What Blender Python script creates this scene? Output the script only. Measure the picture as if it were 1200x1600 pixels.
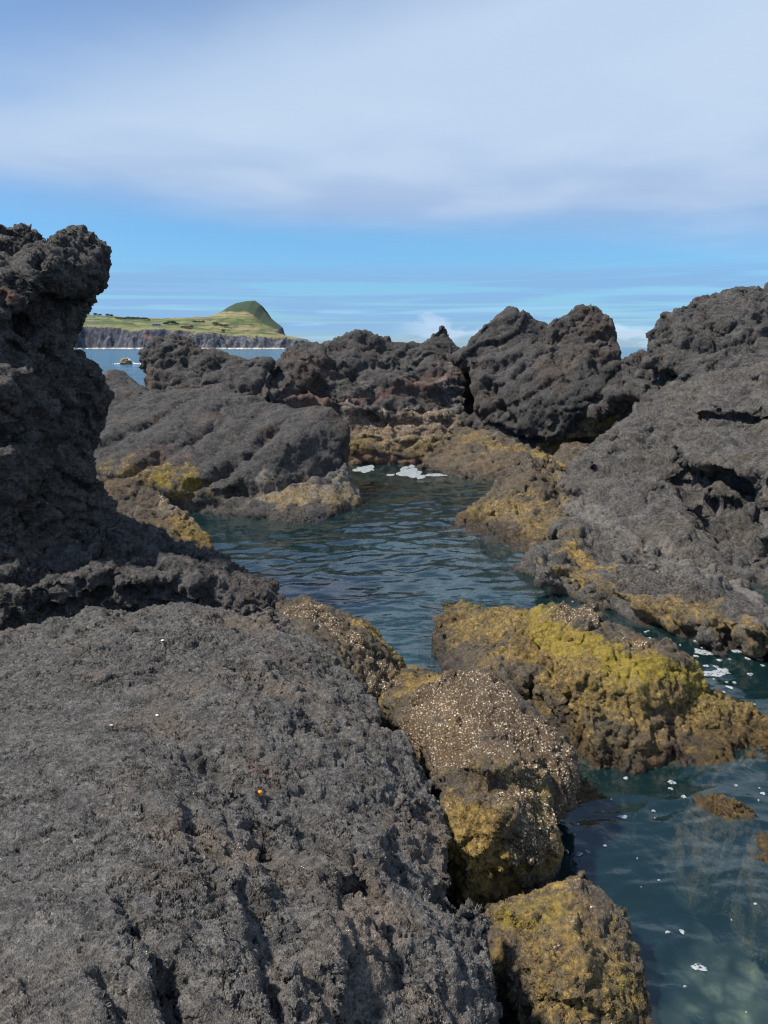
import bpy, bmesh, math, random
import numpy as np
from mathutils import Vector, Matrix
from mathutils.bvhtree import BVHTree

random.seed(5)
R = math.radians
for o in list(bpy.data.objects): bpy.data.objects.remove(o)
sc = bpy.context.scene
COL = sc.collection

# ------------------------------------------------------------------ camera
H = 3.0; PITCH = 12.1; F = 1200.0
cam_d = bpy.data.cameras.new('camera'); cam = bpy.data.objects.new('camera', cam_d); COL.objects.link(cam)
cam_d.sensor_fit = 'VERTICAL'; cam_d.sensor_height = 24; cam_d.lens = 18
cam_d.clip_start = 0.05; cam_d.clip_end = 60000
cam.location = (0, 0, H); cam.rotation_euler = (R(90 - PITCH), 0, 0)
sc.camera = cam

# ------------------------------------------------------------------ sun and sky
SUN_EL, SUN_AZ = 54.0, -98.0          # azimuth measured from +Y towards +X
sd = Vector((math.sin(R(SUN_AZ)) * math.cos(R(SUN_EL)), math.cos(R(SUN_AZ)) * math.cos(R(SUN_EL)), math.sin(R(SUN_EL))))
sl = bpy.data.lights.new('sun', 'SUN'); sl.energy = 4.3; sl.angle = R(4.0); sl.color = (1, .92, .80)
so = bpy.data.objects.new('sun', sl); COL.objects.link(so)
so.rotation_euler = sd.to_track_quat('Z', 'Y').to_euler()
so.location = (-20, 0, 30)
sc.view_settings.view_transform = 'Standard'; sc.view_settings.look = 'None'
sc.view_settings.exposure = 0.75; sc.view_settings.gamma = 1.0
sc.cycles.max_bounces = 8; sc.cycles.transparent_max_bounces = 12
sc.cycles.feature_set = 'EXPERIMENTAL'
sc.cycles.filter_width = 1.15
sc.cycles.dicing_rate = 1.0; sc.cycles.preview_dicing_rate = 8.0; sc.cycles.offscreen_dicing_scale = 8

world = bpy.data.worlds.new('World'); sc.world = world; world.use_nodes = True


class NT:
    """small helper for writing node trees"""
    def __init__(s, tree): s.t = tree; tree.nodes.clear()
    def n(s, typ, **kw):
        nd = s.t.nodes.new(typ)
        for k, v in kw.items():
            if k.startswith('i_'):
                nd.inputs[k[2:].replace('_', ' ')].default_value = v
            else: setattr(nd, k, v)
        return nd
    def l(s, a, b): s.t.links.new(a, b)
    def put(s, sock, v):
        if v is None: return
        if isinstance(v, bpy.types.NodeSocket): s.l(v, sock)
        else: sock.default_value = v
    def math(s, op, a, b=None, c=None, clamp=False):
        nd = s.n('ShaderNodeMath', operation=op, use_clamp=clamp)
        s.put(nd.inputs[0], a); s.put(nd.inputs[1], b); s.put(nd.inputs[2], c)
        return nd.outputs[0]
    def vec(s, op, a, b=None):
        nd = s.n('ShaderNodeVectorMath', operation=op)
        s.put(nd.inputs[0], a)
        if b is not None:
            if op == 'SCALE': s.put(nd.inputs['Scale'], b)
            else: s.put(nd.inputs[1], b)
        return nd.outputs[0]
    def mix(s, f, a, b, mode='MIX'):
        nd = s.n('ShaderNodeMix', data_type='RGBA', blend_type=mode, clamp_factor=True)
        fs = nd.inputs[0]; A = nd.inputs[6]; B = nd.inputs[7]
        s.put(fs, f); s.put(A, a if not isinstance(a, tuple) or len(a) == 4 else (*a, 1)); s.put(B, b if not isinstance(b, tuple) or len(b) == 4 else (*b, 1))
        return nd.outputs[2]
    def sm(s, x, lo, hi, a=0.0, b=1.0):
        nd = s.n('ShaderNodeMapRange', interpolation_type='SMOOTHSTEP')
        s.put(nd.inputs[0], x); s.put(nd.inputs[1], lo); s.put(nd.inputs[2], hi); s.put(nd.inputs[3], a); s.put(nd.inputs[4], b)
        return nd.outputs[0]
    def noise(s, v, scale, detail=4, rough=.55, dist=0.0, typ='FBM'):
        nd = s.n('ShaderNodeTexNoise', noise_dimensions='3D')
        s.put(nd.inputs['Vector'], v); nd.inputs['Scale'].default_value = scale; nd.inputs['Detail'].default_value = detail
        nd.inputs['Roughness'].default_value = rough; nd.inputs['Distortion'].default_value = dist
        return nd.outputs[0]
    def voro(s, v, scale, feature='F1', rand=1.0, out='Distance'):
        nd = s.n('ShaderNodeTexVoronoi', feature=feature)
        s.put(nd.inputs['Vector'], v); nd.inputs['Scale'].default_value = scale; nd.inputs['Randomness'].default_value = rand
        return nd.outputs[out]
    def ramp(s, f, stops):
        nd = s.n('ShaderNodeValToRGB'); cr = nd.color_ramp
        while len(cr.elements) > 1: cr.elements.remove(cr.elements[-1])
        cr.elements[0].position = stops[0][0]; cr.elements[0].color = (*stops[0][1], 1)
        for p, c in stops[1:]:
            e = cr.elements.new(p); e.color = (*c, 1)
        s.put(nd.inputs[0], f); return nd.outputs[0]


def build_world():
    N = NT(world.node_tree)
    out = N.n('ShaderNodeOutputWorld'); bg = N.n('ShaderNodeBackground')
    sky = N.n('ShaderNodeTexSky', sky_type='NISHITA', sun_disc=False)
    sky.sun_elevation = R(SUN_EL); sky.sun_rotation = R(SUN_AZ); sky.altitude = 0; sky.air_density = 1.0; sky.dust_density = .3; sky.ozone_density = 2.0
    tc = N.n('ShaderNodeTexCoord'); sep = N.n('ShaderNodeSeparateXYZ'); N.l(tc.outputs['Generated'], sep.inputs[0])
    z = sep.outputs[2]; x = sep.outputs[0]; y = sep.outputs[1]
    el = N.math('MULTIPLY', N.math('ARCSINE', z), 57.2958)           # elevation in degrees
    az = N.math('MULTIPLY', N.math('ARCTAN2', x, y), 57.2958)
    # clear air: the Nishita sky, its horizon kept blue as under a high cloud deck
    tint = N.ramp(N.math('DIVIDE', el, 30.0, clamp=True), [(0, (.50, .76, 1.30)), (.08, (.46, .80, 1.18)), (.25, (.56, .92, 1.22)), (1, (.9, 1.0, 1.15))])
    clear = N.mix(1.0, sky.outputs[0], tint, 'MULTIPLY')
    clear = N.vec('SCALE', clear, SKY_GAIN)
    # a deck of stratus: noise stretched by perspective (direction over height)
    zz = N.math('ADD', N.math('MAXIMUM', z, 0.0), .06)
    comb = N.n('ShaderNodeCombineXYZ'); N.l(N.math('DIVIDE', x, zz), comb.inputs[0]); N.l(N.math('DIVIDE', y, zz), comb.inputs[1])
    n1 = N.noise(comb.outputs[0], .42, 3, .42); n2 = N.noise(comb.outputs[0], 1.3, 4, .45, .2)
    lo = N.math('ADD', el, N.math('MULTIPLY', N.math('SUBTRACT', n1, .5), 5.0))
    deck = N.sm(N.math('ADD', lo, N.math('MULTIPLY', az, .05)), 6.4, 10.6)
    top = N.sm(N.math('ADD', N.math('ADD', el, N.math('MULTIPLY', az, -.28)), N.math('MULTIPLY', N.math('SUBTRACT', n2, .5), 7)), 18.0, 27.0)
    deck = N.math('MULTIPLY', deck, N.math('SUBTRACT', 1.0, N.math('MULTIPLY', top, .8)))
    deck = N.math('MULTIPLY', deck, N.sm(n1, .12, .6, .86, .99))
    shade = N.sm(N.math('ADD', el, N.math('MULTIPLY', N.math('SUBTRACT', n2, .5), 6)), 7.5, 15.0)
    ccol = N.mix(shade, (.355, .49, .73), (.50, .635, .83))
    ccol = N.mix(N.sm(n2, .38, .66, 0, .35), ccol, (.575, .685, .84))
    # thin veils near the horizon, long in azimuth and thin in height
    cv = N.n('ShaderNodeCombineXYZ'); N.l(N.math('MULTIPLY', az, .045), cv.inputs[0]); N.l(N.math('MULTIPLY', el, 1.35), cv.inputs[1])
    v1 = N.noise(cv.outputs[0], 1.0, 5, .55, .6)
    band = N.math('MULTIPLY', N.sm(el, .3, 1.6), N.sm(el, 6.2, 4.6))
    veil = N.math('MULTIPLY', N.sm(v1, .40, .54), band)
    cw = N.n('ShaderNodeCombineXYZ'); N.l(N.math('MULTIPLY', az, .09), cw.inputs[0]); N.l(N.math('MULTIPLY', el, 1.9), cw.inputs[1]); cw.inputs[2].default_value = 3.3
    v2 = N.noise(cw.outputs[0], 1.0, 4, .5, .4)
    wisp = N.math('MULTIPLY', N.math('MULTIPLY', N.sm(v2, .54, .68), N.sm(el, .2, 1.0)), N.sm(el, 4.8, 1.5))
    # cumulus far out over the sea
    cu = N.n('ShaderNodeCombineXYZ'); N.l(N.math('MULTIPLY', az, .28), cu.inputs[0]); N.l(N.math('MULTIPLY', el, .7), cu.inputs[1]); cu.inputs[2].default_value = 7.7
    v3 = N.noise(cu.outputs[0], 1.0, 5, .55, .3)
    puff = N.math('MULTIPLY', N.sm(N.math('SUBTRACT', v3, N.math('MULTIPLY', N.math('ABSOLUTE', N.math('SUBTRACT', el, 1.0)), .16)), .36, .50), N.sm(az, 0.0, 4.0))
    col = N.mix(N.math('MULTIPLY', veil, .85), clear, (.25, .45, .75))
    col = N.mix(N.math('MULTIPLY', wisp, .5), col, (.42, .72, .98))
    col = N.mix(N.math('MULTIPLY', puff, .5), col, (.66, .78, .95))
    col = N.mix(deck, col, ccol)
    # the colours above are the picture's radiance; bring them to the sky's scale
    N.l(col, bg.inputs[0]); bg.inputs[1].default_value = .625
    # strength handled as sky strength 0.1 on the texture, cloud radiance on top
    N.l(bg.outputs[0], out.inputs[0])


SKY_GAIN = 0.112
build_world()

# ------------------------------------------------------------------ geometry helpers
ct, st = math.cos(R(PITCH)), math.sin(R(PITCH))
def ray(px, py):
    u = (px - 600) / F; v = (800 - py) / F
    return Vector((u, ct + v * st, -st + v * ct))
def A(px, py, Y):
    d = ray(px, py); return Vector((0, 0, H)) + d * (Y / d.y)
def B(px, py, z):
    d = ray(px, py); return Vector((0, 0, H)) + d * ((z - H) / d.z)
def W(x, y, z): return Vector((x, y, z))

def smooth01(x): x = np.clip(x, 0, 1); return x * x * (3 - 2 * x)

def _hash(ix, iy, iz, seed):
    h = (ix.astype(np.int64) * 374761393 + iy.astype(np.int64) * 668265263 + iz.astype(np.int64) * 2147483647 + seed * 1442695041) & 0xffffffff
    h = ((h ^ (h >> 13)) * 1274126177) & 0xffffffff
    h = ((h ^ (h >> 16)) * 2246822519) & 0xffffffff
    return h ^ (h >> 15)
_G = np.random.RandomState(3).normal(size=(1024, 3)); _G /= np.linalg.norm(_G, axis=1)[:, None]; _G = _G.astype(np.float32)
_U = np.random.RandomState(4).rand(1024, 8).astype(np.float32)

def gnoise(p, seed=0):
    pi = np.floor(p).astype(np.int64); f = (p - pi).astype(np.float32); w = f * f * f * (f * (f * 6 - 15) + 10)
    r = 0
    for dx in (0, 1):
        wx = w[:, 0] if dx else 1 - w[:, 0]
        for dy in (0, 1):
            wy = w[:, 1] if dy else 1 - w[:, 1]
            for dz in (0, 1):
                wz = w[:, 2] if dz else 1 - w[:, 2]
                g = _G[_hash(pi[:, 0] + dx, pi[:, 1] + dy, pi[:, 2] + dz, seed) & 1023]
                r = r + wx * wy * wz * (g[:, 0] * (f[:, 0] - dx) + g[:, 1] * (f[:, 1] - dy) + g[:, 2] * (f[:, 2] - dz))
    return r * 1.6
def fbm(p, oct=4, gain=.5, seed=0):
    a = 1; r = 0; q = p
    for i in range(oct):
        r = r + a * gnoise(q, seed + i); a *= gain; q = q * 2.03 + 11.3
    return r
def ridged(p, oct=4, gain=.5, seed=0):
    a = 1; r = 0; q = p
    for i in range(oct):
        r = r + a * (1 - np.abs(gnoise(q, seed + i)) * 2); a *= gain; q = q * 2.07 + 5.1
    return r
def worley(p, seed=0, facet=True):
    """F1, F2 and a random tilted facet height of the nearest cell"""
    pi = np.floor(p).astype(np.int64); n = len(p)
    f1 = np.full(n, 9., np.float32); f2 = np.full(n, 9., np.float32); hh = np.zeros(n, np.float32)
    for dx in (-1, 0, 1):
        for dy in (-1, 0, 1):
            for dz in (-1, 0, 1):
                k = _hash(pi[:, 0] + dx, pi[:, 1] + dy, pi[:, 2] + dz, seed) & 1023
                u = _U[k]
                v = (p - (pi + np.array([dx, dy, dz]) + u[:, :3])).astype(np.float32)
                d = np.sqrt((v * v).sum(1))
                near = d < f1
                f2 = np.where(near, f1, np.minimum(f2, d))
                h = (u[:, 3] - .5) + (v * _G[(k * 7 + 13) & 1023]).sum(1) * .9
                hh = np.where(near, h, hh); f1 = np.where(near, d, f1)
    return f1, f2, hh

def mesh_np(me):
    n = len(me.vertices); co = np.empty(n * 3, np.float32); me.vertices.foreach_get('co', co); return co.reshape(-1, 3)
def normals_np(me):
    n = len(me.vertices); v = np.empty(n * 3, np.float32); me.vertex_normals.foreach_get('vector', v); return v.reshape(-1, 3)
def set_np(me, co): me.vertices.foreach_set('co', co.astype(np.float32).ravel()); me.update()
def lap(me, co, it, lam=.5):
    ne = len(me.edges); e = np.empty(ne * 2, np.int32); me.edges.foreach_get('vertices', e); e = e.reshape(-1, 2); n = len(co)
    deg = np.bincount(e.ravel(), minlength=n).astype(np.float32)[:, None]
    for _ in range(it):
        s = np.stack([np.bincount(e[:, 0], co[e[:, 1], k], n) + np.bincount(e[:, 1], co[e[:, 0], k], n) for k in range(3)], 1)
        co = co + lam * (s / np.maximum(deg, 1) - co)
    return co

def tag(o, label=None, cat=None, group=None, kind=None):
    if label: o['label'] = label
    if cat: o['category'] = cat
    if group: o['group'] = group
    if kind: o['kind'] = kind
    return o
def link(name, me, mat=None, parent=None):
    o = bpy.data.objects.new(name, me); COL.objects.link(o)
    if mat: me.materials.append(mat)
    if parent: o.parent = parent
    return o
def empty(name, loc, rz=0):
    o = bpy.data.objects.new(name, None); COL.objects.link(o); o.location = loc; o.rotation_euler.z = rz; o.empty_display_size = .1
    return o

def remesh(bm, voxel):
    me = bpy.data.meshes.new('tmp'); bm.to_mesh(me); bm.free()
    ob = bpy.data.objects.new('tmp', me); COL.objects.link(ob)
    m = ob.modifiers.new('r', 'REMESH'); m.mode = 'VOXEL'; m.voxel_size = voxel; m.adaptivity = 0
    dg = bpy.context.evaluated_depsgraph_get(); ev = ob.evaluated_get(dg)
    out = bpy.data.meshes.new_from_object(ev)
    bpy.data.objects.remove(ob); bpy.data.meshes.remove(me)
    return out

def lobe(pts, back=None, down=None, shrink=.12, flare=1.0):
    """hull points of one boulder mass; back pushes a copy away from the viewer, down drops a copy into the sea bed"""
    P = [p.copy() for p in pts]; c = sum(pts, Vector()) / len(pts)
    if back:
        for p in pts:
            d = (p - Vector((0, 0, H))); q = Vector((0, 0, H)) + d * (1 + back / d.y)
            q = q + (Vector((c.x * q.y / c.y, q.y, min(c.z, q.z))) - q) * shrink; q.z -= .12 * back
            P.append(q)
    if down is not None:
        cc = sum(P, Vector()) / len(P)
        P += [Vector((cc.x + (p.x - cc.x) * flare, cc.y + (p.y - cc.y) * flare, down)) for p in P if p.z > down]
    return P

def strokes_dist(co, bvh, pl, rad):
    """distance of every vertex to a line drawn over the rock's surface (found by casting onto the rock)"""
    pts = []
    for i in range(len(pl) - 1):
        (x0, y0), (x1, y1) = pl[i][:2], pl[i + 1][:2]
        k = max(2, int(math.hypot(x1 - x0, y1 - y0) / 8))
        for j in range(k + 1):
            t = j / k; h = bvh.ray_cast(Vector((0, 0, H)), ray(x0 + (x1 - x0) * t, y0 + (y1 - y0) * t).normalized())
            if h[0] is not None: pts.append(np.array(h[0], np.float32))
    if len(pl) == 1:
        h = bvh.ray_cast(Vector((0, 0, H)), ray(*pl[0][:2]).normalized())
        if h[0] is not None: pts.append(np.array(h[0], np.float32))
    d = np.full(len(co), 1e9, np.float32)
    if not pts: return d
    pa = np.array(pts); near = np.where(((co > pa.min(0) - rad * 2) & (co < pa.max(0) + rad * 2)).all(1))[0]
    for p in pts:
        dd = ((co[near] - p) ** 2).sum(1); d[near] = np.minimum(d[near], dd)
    return np.sqrt(d)

ATTRS = ('ochre', 'yellow', 'barn', 'pale', 'red', 'smooth')
ROCKS = {}
def add_chunks(bm, n, size, axis, seed, keep=None, prot=.35, flat=.38):
    """angular blocks bedded in the surface, lying in the rock's layers"""
    rr = random.Random(seed); fs = [f for f in bm.faces if f.calc_center_median().z > -.4 and f.normal.z > -.5]
    if not fs: return
    tri = []
    for f in fs:
        v = [x.co.copy() for x in f.verts]
        tri.append((v[0], v[1], v[2], f.normal.copy(), f.calc_area()))
    wsum = [t[4] * (1.0 if t[3].y < .3 else .3) for t in tri]
    a = Vector(axis).normalized(); made = 0; tries = 0
    while made < n and tries < n * 30:
        tries += 1
        t = rr.choices(tri, wsum)[0]; u, v = rr.random(), rr.random()
        if u + v > 1: u, v = 1 - u, 1 - v
        p = t[0] + (t[1] - t[0]) * u + (t[2] - t[0]) * v
        if p.z < -.5 or (keep and not keep(p)): continue
        s = size * rr.uniform(.45, 1.25); ax = (a + Vector((rr.gauss(0, .22), rr.gauss(0, .22), rr.gauss(0, .22)))).normalized()
        e1 = (ax.orthogonal() + Vector((rr.gauss(0, .5), rr.gauss(0, .5), rr.gauss(0, .5)))); e1 = (e1 - ax * e1.dot(ax)).normalized(); e2 = ax.cross(e1)
        # how far the block reaches along the surface normal
        sz = (s, s * rr.uniform(.55, .9), s * flat * rr.uniform(.7, 1.4))
        reach = math.sqrt((sz[0] * e1.dot(t[3])) ** 2 + (sz[1] * e2.dot(t[3])) ** 2 + (sz[2] * ax.dot(t[3])) ** 2)
        c = p - t[3] * (reach - size * prot * rr.uniform(.2, 1))
        vs = []
        for k in range(13):
            d = Vector((rr.gauss(0, 1), rr.gauss(0, 1), rr.gauss(0, 1))).normalized() * rr.uniform(.9, 1.1)
            vs.append(bm.verts.new(c + e1 * d.x * sz[0] + e2 * d.y * sz[1] + ax * d.z * sz[2]))
        r = bmesh.ops.convex_hull(bm, input=vs)
        dead = [g for g in r['geom_interior'] + r['geom_unused'] if isinstance(g, bmesh.types.BMVert)]
        bmesh.ops.delete(bm, geom=list(set(dead)), context='VERTS'); made += 1

CHUNKS = {}
def rock(name, label, lobes, voxel, mat, seed=1, big=.10, mid=.06, fine=.025, mid_s=.42, fine_s=.15, strata=None, elong=.35,
         carve=(), paint=(), smooth=1, cat='rock', group=None, adaptive=True, lip=0.0, lump=1.0):
    bm = bmesh.new()
    for P in lobes:
        vs = [bm.verts.new(p) for p in P]
        r = bmesh.ops.convex_hull(bm, input=vs)
        dead = [g for g in r['geom_interior'] + r['geom_unused'] if isinstance(g, bmesh.types.BMVert)]
        bmesh.ops.delete(bm, geom=list(set(dead)), context='VERTS')
    if name in CHUNKS:
        for cc in CHUNKS[name]: add_chunks(bm, cc[0], cc[1], strata[0] if strata else (.2, -.2, .9), seed + int(cc[0]), *cc[2:])
    me = remesh(bm, voxel)
    co = mesh_np(me); co = lap(me, co, smooth); set_np(me, co)
    bvh = BVHTree.FromPolygons([tuple(v) for v in co.tolist()], [tuple(p.vertices) for p in me.polygons])
    n = normals_np(me)
    base = co.copy()
    # lines carved into (or raised from) the rock
    wob = fbm(base / .35, 3, .5, seed + 70)
    off = 0
    for (pl, w, d) in carve:
        dist = strokes_dist(base, bvh, pl, w * 1.6)
        off = off - d * (1 - smooth01((dist + wob * w * .5) / w))
    at = {k: np.zeros(len(co), np.float32) for k in ATTRS}
    for (k, pl, rad, s) in paint:
        dist = strokes_dist(base, bvh, pl, rad * 1.5)
        at[k] = np.maximum(at[k], s * (1 - smooth01((dist + wob * rad * .6) / rad - .15)))
    co = co + n * (off if not np.isscalar(off) else 0.0).reshape(-1, 1) if not np.isscalar(off) else co
    # large and middle relief
    soft = 1 - at['smooth'] * .75
    q = base / 1.1
    d = big * fbm(q + 3.1 * seed, 3, .5, seed)
    if strata:
        (ax, ay, az), ls, amt = strata      # axis across the layers, layer spacing, height
        a = Vector((ax, ay, az)).normalized(); a = np.array(a, np.float32)
        w = base + .22 * np.stack([fbm(base / .9 + 9 * i, 3, .5, seed + 40 + i) for i in range(3)], 1)
        along = w - (w @ a)[:, None] * a
        sp = (along * elong + (w @ a)[:, None] * a * 1.0) / ls
        f1, f2, hh = worley(sp, seed + 5)
        d = d + amt * .55 * (hh * .9 - .5 * (1 - smooth01((f2 - f1) / .09)))
        # long broken ledges: each bed sticks out, then steps back sharply
        for kk, sc3 in ((0, .8), (1, .33)):
            sv = (w @ a) / (ls * sc3) + .55 * fbm(along / (1.6 * sc3) + 3, 3, .5, seed + 60 + kk) ; li = np.floor(sv); fr = (sv - li).astype(np.float32)
            am = _U[_hash(li, li * 0, li * 0, seed + 3 + kk) & 1023, 0] * .9 + .1
            ga = smooth01(fbm(base / (1.4 * sc3 + .3) + 20, 2, .5, seed + 65 + kk) * 1.6 + .5)
            d = d + amt * (1.0, .5)[kk] * am * ga * (np.where(fr < .86, fr / .86, (1 - fr) / .14) - .5)
        f1, f2, hh = worley((along * elong * 1.2 + (w @ a)[:, None] * a * 1.1) / (ls * .38), seed + 6)
        d = d + amt * .34 * (hh * .9 - .5 * (1 - smooth01((f2 - f1) / .16)))
    set_np(me, co + n * (d * soft)[:, None]); co = mesh_np(me); n = normals_np(me)
    w = base + .10 * np.stack([fbm(base / .3 + 7 * i, 3, .55, seed + 50 + i) for i in range(3)], 1)
    f1, f2, hh = worley(w / mid_s, seed + 8)
    rnd = np.sqrt(np.clip(1 - f1 * f1, 0, 1))
    gate0 = .25 + 1.1 * smooth01(fbm(base / 1.3 + 4, 2, .5, seed + 33) * 1.2 + .5)
    d = mid * gate0 * (.55 * hh + lump * .45 * (rnd - .7) - .35 * (1 - smooth01((f2 - f1) / .22)))
    set_np(me, co + n * (d * soft)[:, None]); co = mesh_np(me); n = normals_np(me)
    f1, f2, hh = worley(w / fine_s, seed + 9)
    gate = .45 + .9 * smooth01(fbm(base / .8, 2, .5, seed + 31) + .5)
    d = fine * gate * (.85 * hh + .3 * (np.sqrt(np.clip(1 - f1 * f1, 0, 1)) - .7) - .25 * (1 - smooth01((f2 - f1) / .2))) + fine * .9 * fbm(w / fine_s * 1.3, 4, .62, seed + 10)
    set_np(me, co + n * (d * soft)[:, None])
    for k in ATTRS:
        a = me.attributes.new(k, 'FLOAT', 'POINT'); a.data.foreach_set('value', at[k])
    me.polygons.foreach_set('use_smooth', np.ones(len(me.polygons), bool))
    # origin at the rock's base
    co = mesh_np(me); c = Vector((float(co[:, 0].mean()), float(co[:, 1].mean()), float(max(co[:, 2].min(), -.5))))
    me.transform(Matrix.Translation(-c))
    o = link(name, me, mat); o.location = c
    if adaptive:
        m = o.modifiers.new('subdivision', 'SUBSURF'); m.subdivision_type = 'SIMPLE'; m.levels = 0; m.render_levels = 0
        o.cycles.use_adaptive_subdivision = True; o.cycles.dicing_rate = 1.2
    tag(o, label, cat, group)
    ROCKS[name + str(seed)] = o
    return o

# ------------------------------------------------------------------ materials
def mat_new(name):
    m = bpy.data.materials.new(name); m.use_nodes = True; return m, NT(m.node_tree)

def rock_mat(name, dark=(.030, .029, .031), light=(.083, .079, .078), brown=(.085, .058, .043), brown_amt=.35, wet_z=.16, tide=(.35, 1.0), tide_amt=0.0, disp=.03, speck=.5, cs=1.0, pits=0.0):
    m, N = mat_new(name)
    out = N.n('ShaderNodeOutputMaterial'); bs = N.n('ShaderNodeBsdfPrincipled')
    P = N.n('ShaderNodeNewGeometry').outputs['Position']
    sep = N.n('ShaderNodeSeparateXYZ'); N.l(P, sep.inputs[0]); Z = sep.outputs[2]
    if cs != 1.0: P = N.vec('SCALE', P, cs)      # coarser grain for rock that lies far off
    att = {k: N.n('ShaderNodeAttribute', attribute_name=k).outputs['Fac'] for k in ATTRS}
    nL = N.noise(P, 1.4, 4, .6); nM = N.noise(P, 7, 5, .6, .3); nF = N.noise(P, 45, 5, .65); nG = N.noise(P, 160, 3, .6)
    k = N.math('ADD', N.math('MULTIPLY', nM, .5), N.math('MULTIPLY', nF, .55))
    base = N.mix(N.sm(k, .36, .68), dark, light)
    base = N.mix(N.math('MULTIPLY', N.sm(nG, .52, .72), .45), base, tuple(c * 1.75 for c in light))
    base = N.mix(N.math('MULTIPLY', N.sm(nG, .46, .34), .5), base, tuple(c * .45 for c in dark))
    base = N.mix(N.math('MULTIPLY', N.sm(nL, .48, .70), brown_amt), base, brown)
    g1 = N.noise(P, 75, 3, .7); g2 = N.noise(P, 27, 4, .7)
    base = N.mix(1.0, base, N.ramp(g1, [(.34, (.62, .62, .62)), (.5, (1, 1, 1)), (.66, (1.38, 1.37, 1.35))]), 'MULTIPLY')
    base = N.mix(1.0, base, N.ramp(g2, [(.34, (.62, .62, .63)), (.5, (1, 1, 1)), (.66, (1.4, 1.38, 1.34))]), 'MULTIPLY')
    # pinkish and reddish clinker
    base = N.mix(N.math('MULTIPLY', N.sm(N.math('ADD', att['red'], N.math('MULTIPLY', N.math('SUBTRACT', nM, .5), 1.0)), .25, .8), .8), base, N.mix(nF, (.06, .03, .025), (.21, .115, .09)))
    # small pale crystals and salt
    sv = N.voro(P, 70); sc_ = N.sm(sv, .15, .06)
    sg = N.noise(P, 9, 2)
    base = N.mix(N.math('MULTIPLY', N.math('MULTIPLY', sc_, N.sm(sg, .52, .7)), speck), base, (.34, .32, .30))
    # pale worn crust
    pf = N.sm(N.math('ADD', att['pale'], N.math('MULTIPLY', N.math('SUBTRACT', N.noise(P, 18, 5, .65), .5), 1.6)), .35, .95)
    base = N.mix(N.math('MULTIPLY', pf, .8), base, N.mix(nF, (.10, .095, .09), (.26, .24, .22)))
    # intertidal band: ochre film, driven by height over the water and painted zones
    zz = N.math('ADD', Z, N.math('MULTIPLY', N.math('SUBTRACT', N.noise(P, 2.2, 5, .6), .5), .8))
    td = N.math('MULTIPLY', N.sm(zz, tide[1], tide[0]), tide_amt)
    och = N.math('MAXIMUM', att['ochre'], td)
    nO = N.noise(P, 15, 8, .75, .4)
    of = N.sm(N.math('ADD', och, N.math('MULTIPLY', N.math('SUBTRACT', nO, .5), 1.5)), .30, .85)
    oc = N.ramp(N.noise(P, 30, 8, .85), [(.30, (.030, .020, .010)), (.43, (.085, .060, .022)), (.55, (.25, .172, .052)), (.66, (.43, .315, .115)), (.78, (.48, .42, .24))])
    base = N.mix(N.math('MULTIPLY', of, .92), base, oc)
    # yellow-green weed
    nY = N.noise(P, 22, 7, .75, .5)
    yf = N.sm(N.math('ADD', att['yellow'], N.math('MULTIPLY', N.math('SUBTRACT', nY, .5), 1.9)), .38, .80)
    yc = N.ramp(N.noise(P, 36, 8, .85), [(.30, (.07, .052, .010)), (.5, (.21, .165, .016)), (.72, (.46, .38, .05))])
    base = N.mix(N.math('MULTIPLY', yf, .93), base, yc)
    # barnacles: little rimmed cones, pale with dark gaps
    wP = N.vec('ADD', P, N.vec('SCALE', N.n('ShaderNodeTexNoise').outputs[1], 0.0))
    b1 = N.voro(P, 60, rand=.95); b2 = N.voro(P, 130, rand=1.0)
    bn = N.noise(P, 10, 5, .65)
    bf = N.sm(N.math('ADD', att['barn'], N.math('MULTIPLY', N.math('SUBTRACT', bn, .5), 1.3)), .28, .62)
    cellr = N.n('ShaderNodeTexVoronoi'); N.l(P, cellr.inputs['Vector']); cellr.inputs['Scale'].default_value = 60; cellr.inputs['Randomness'].default_value = .95
    sepc = N.n('ShaderNodeSeparateColor'); N.l(cellr.outputs['Color'], sepc.inputs[0])
    shell = N.math('MULTIPLY', N.sm(b1, .50, .33), N.sm(sepc.outputs[0], .18, .30))
    shell2 = N.math('MULTIPLY', N.sm(b2, .42, .25), .6)
    sh = N.math('MULTIPLY', N.math('MAXIMUM', shell, shell2), N.sm(N.noise(P, 28, 4, .6), .32, .50, .10, 1.0)); sh = N.math('MULTIPLY', sh, N.sm(N.noise(P, 7, 3, .6), .34, .54, .25, 1.0))
    bc = N.mix(sepc.outputs[1], (.24, .175, .095), (.74, .67, .54))
    bcol = N.mix(sh, N.mix(nM, (.040, .025, .016), (.125, .075, .038)), bc)
    base = N.mix(N.math('MULTIPLY', bf, N.math('ADD', .7, N.math('MULTIPLY', sh, .3))), base, bcol)
    # wet foot
    wz = N.math('ADD', Z, N.math('MULTIPLY', N.math('SUBTRACT', N.noise(P, 5, 4, .6), .5), .35))
    wet = N.sm(wz, wet_z, wet_z - .14)
    base = N.mix(N.math('MULTIPLY', wet, .8), base, N.mix(.8, base, (.17, .12, .09), 'MULTIPLY'))
    N.l(base, bs.inputs['Base Color'])
    N.put(bs.inputs['Roughness'], N.mix(wet, (.88, .88, .88), (.28, .28, .28)))
    bs.inputs['Specular IOR Level'].default_value = .35
    # height
    h = N.math('MULTIPLY', N.noise(P, 9, 7, .62, .2), 1.1)
    cells = N.voro(N.vec('ADD', P, N.vec('SCALE', N.n('ShaderNodeTexNoise').outputs[1], 0)), 26)
    h = N.math('ADD', h, N.math('MULTIPLY', N.math('SUBTRACT', .6, cells), .32))
    nv = N.noise(P, 30, 5, .7)
    h = N.math('ADD', h, N.math('MULTIPLY', nv, .6))
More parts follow.
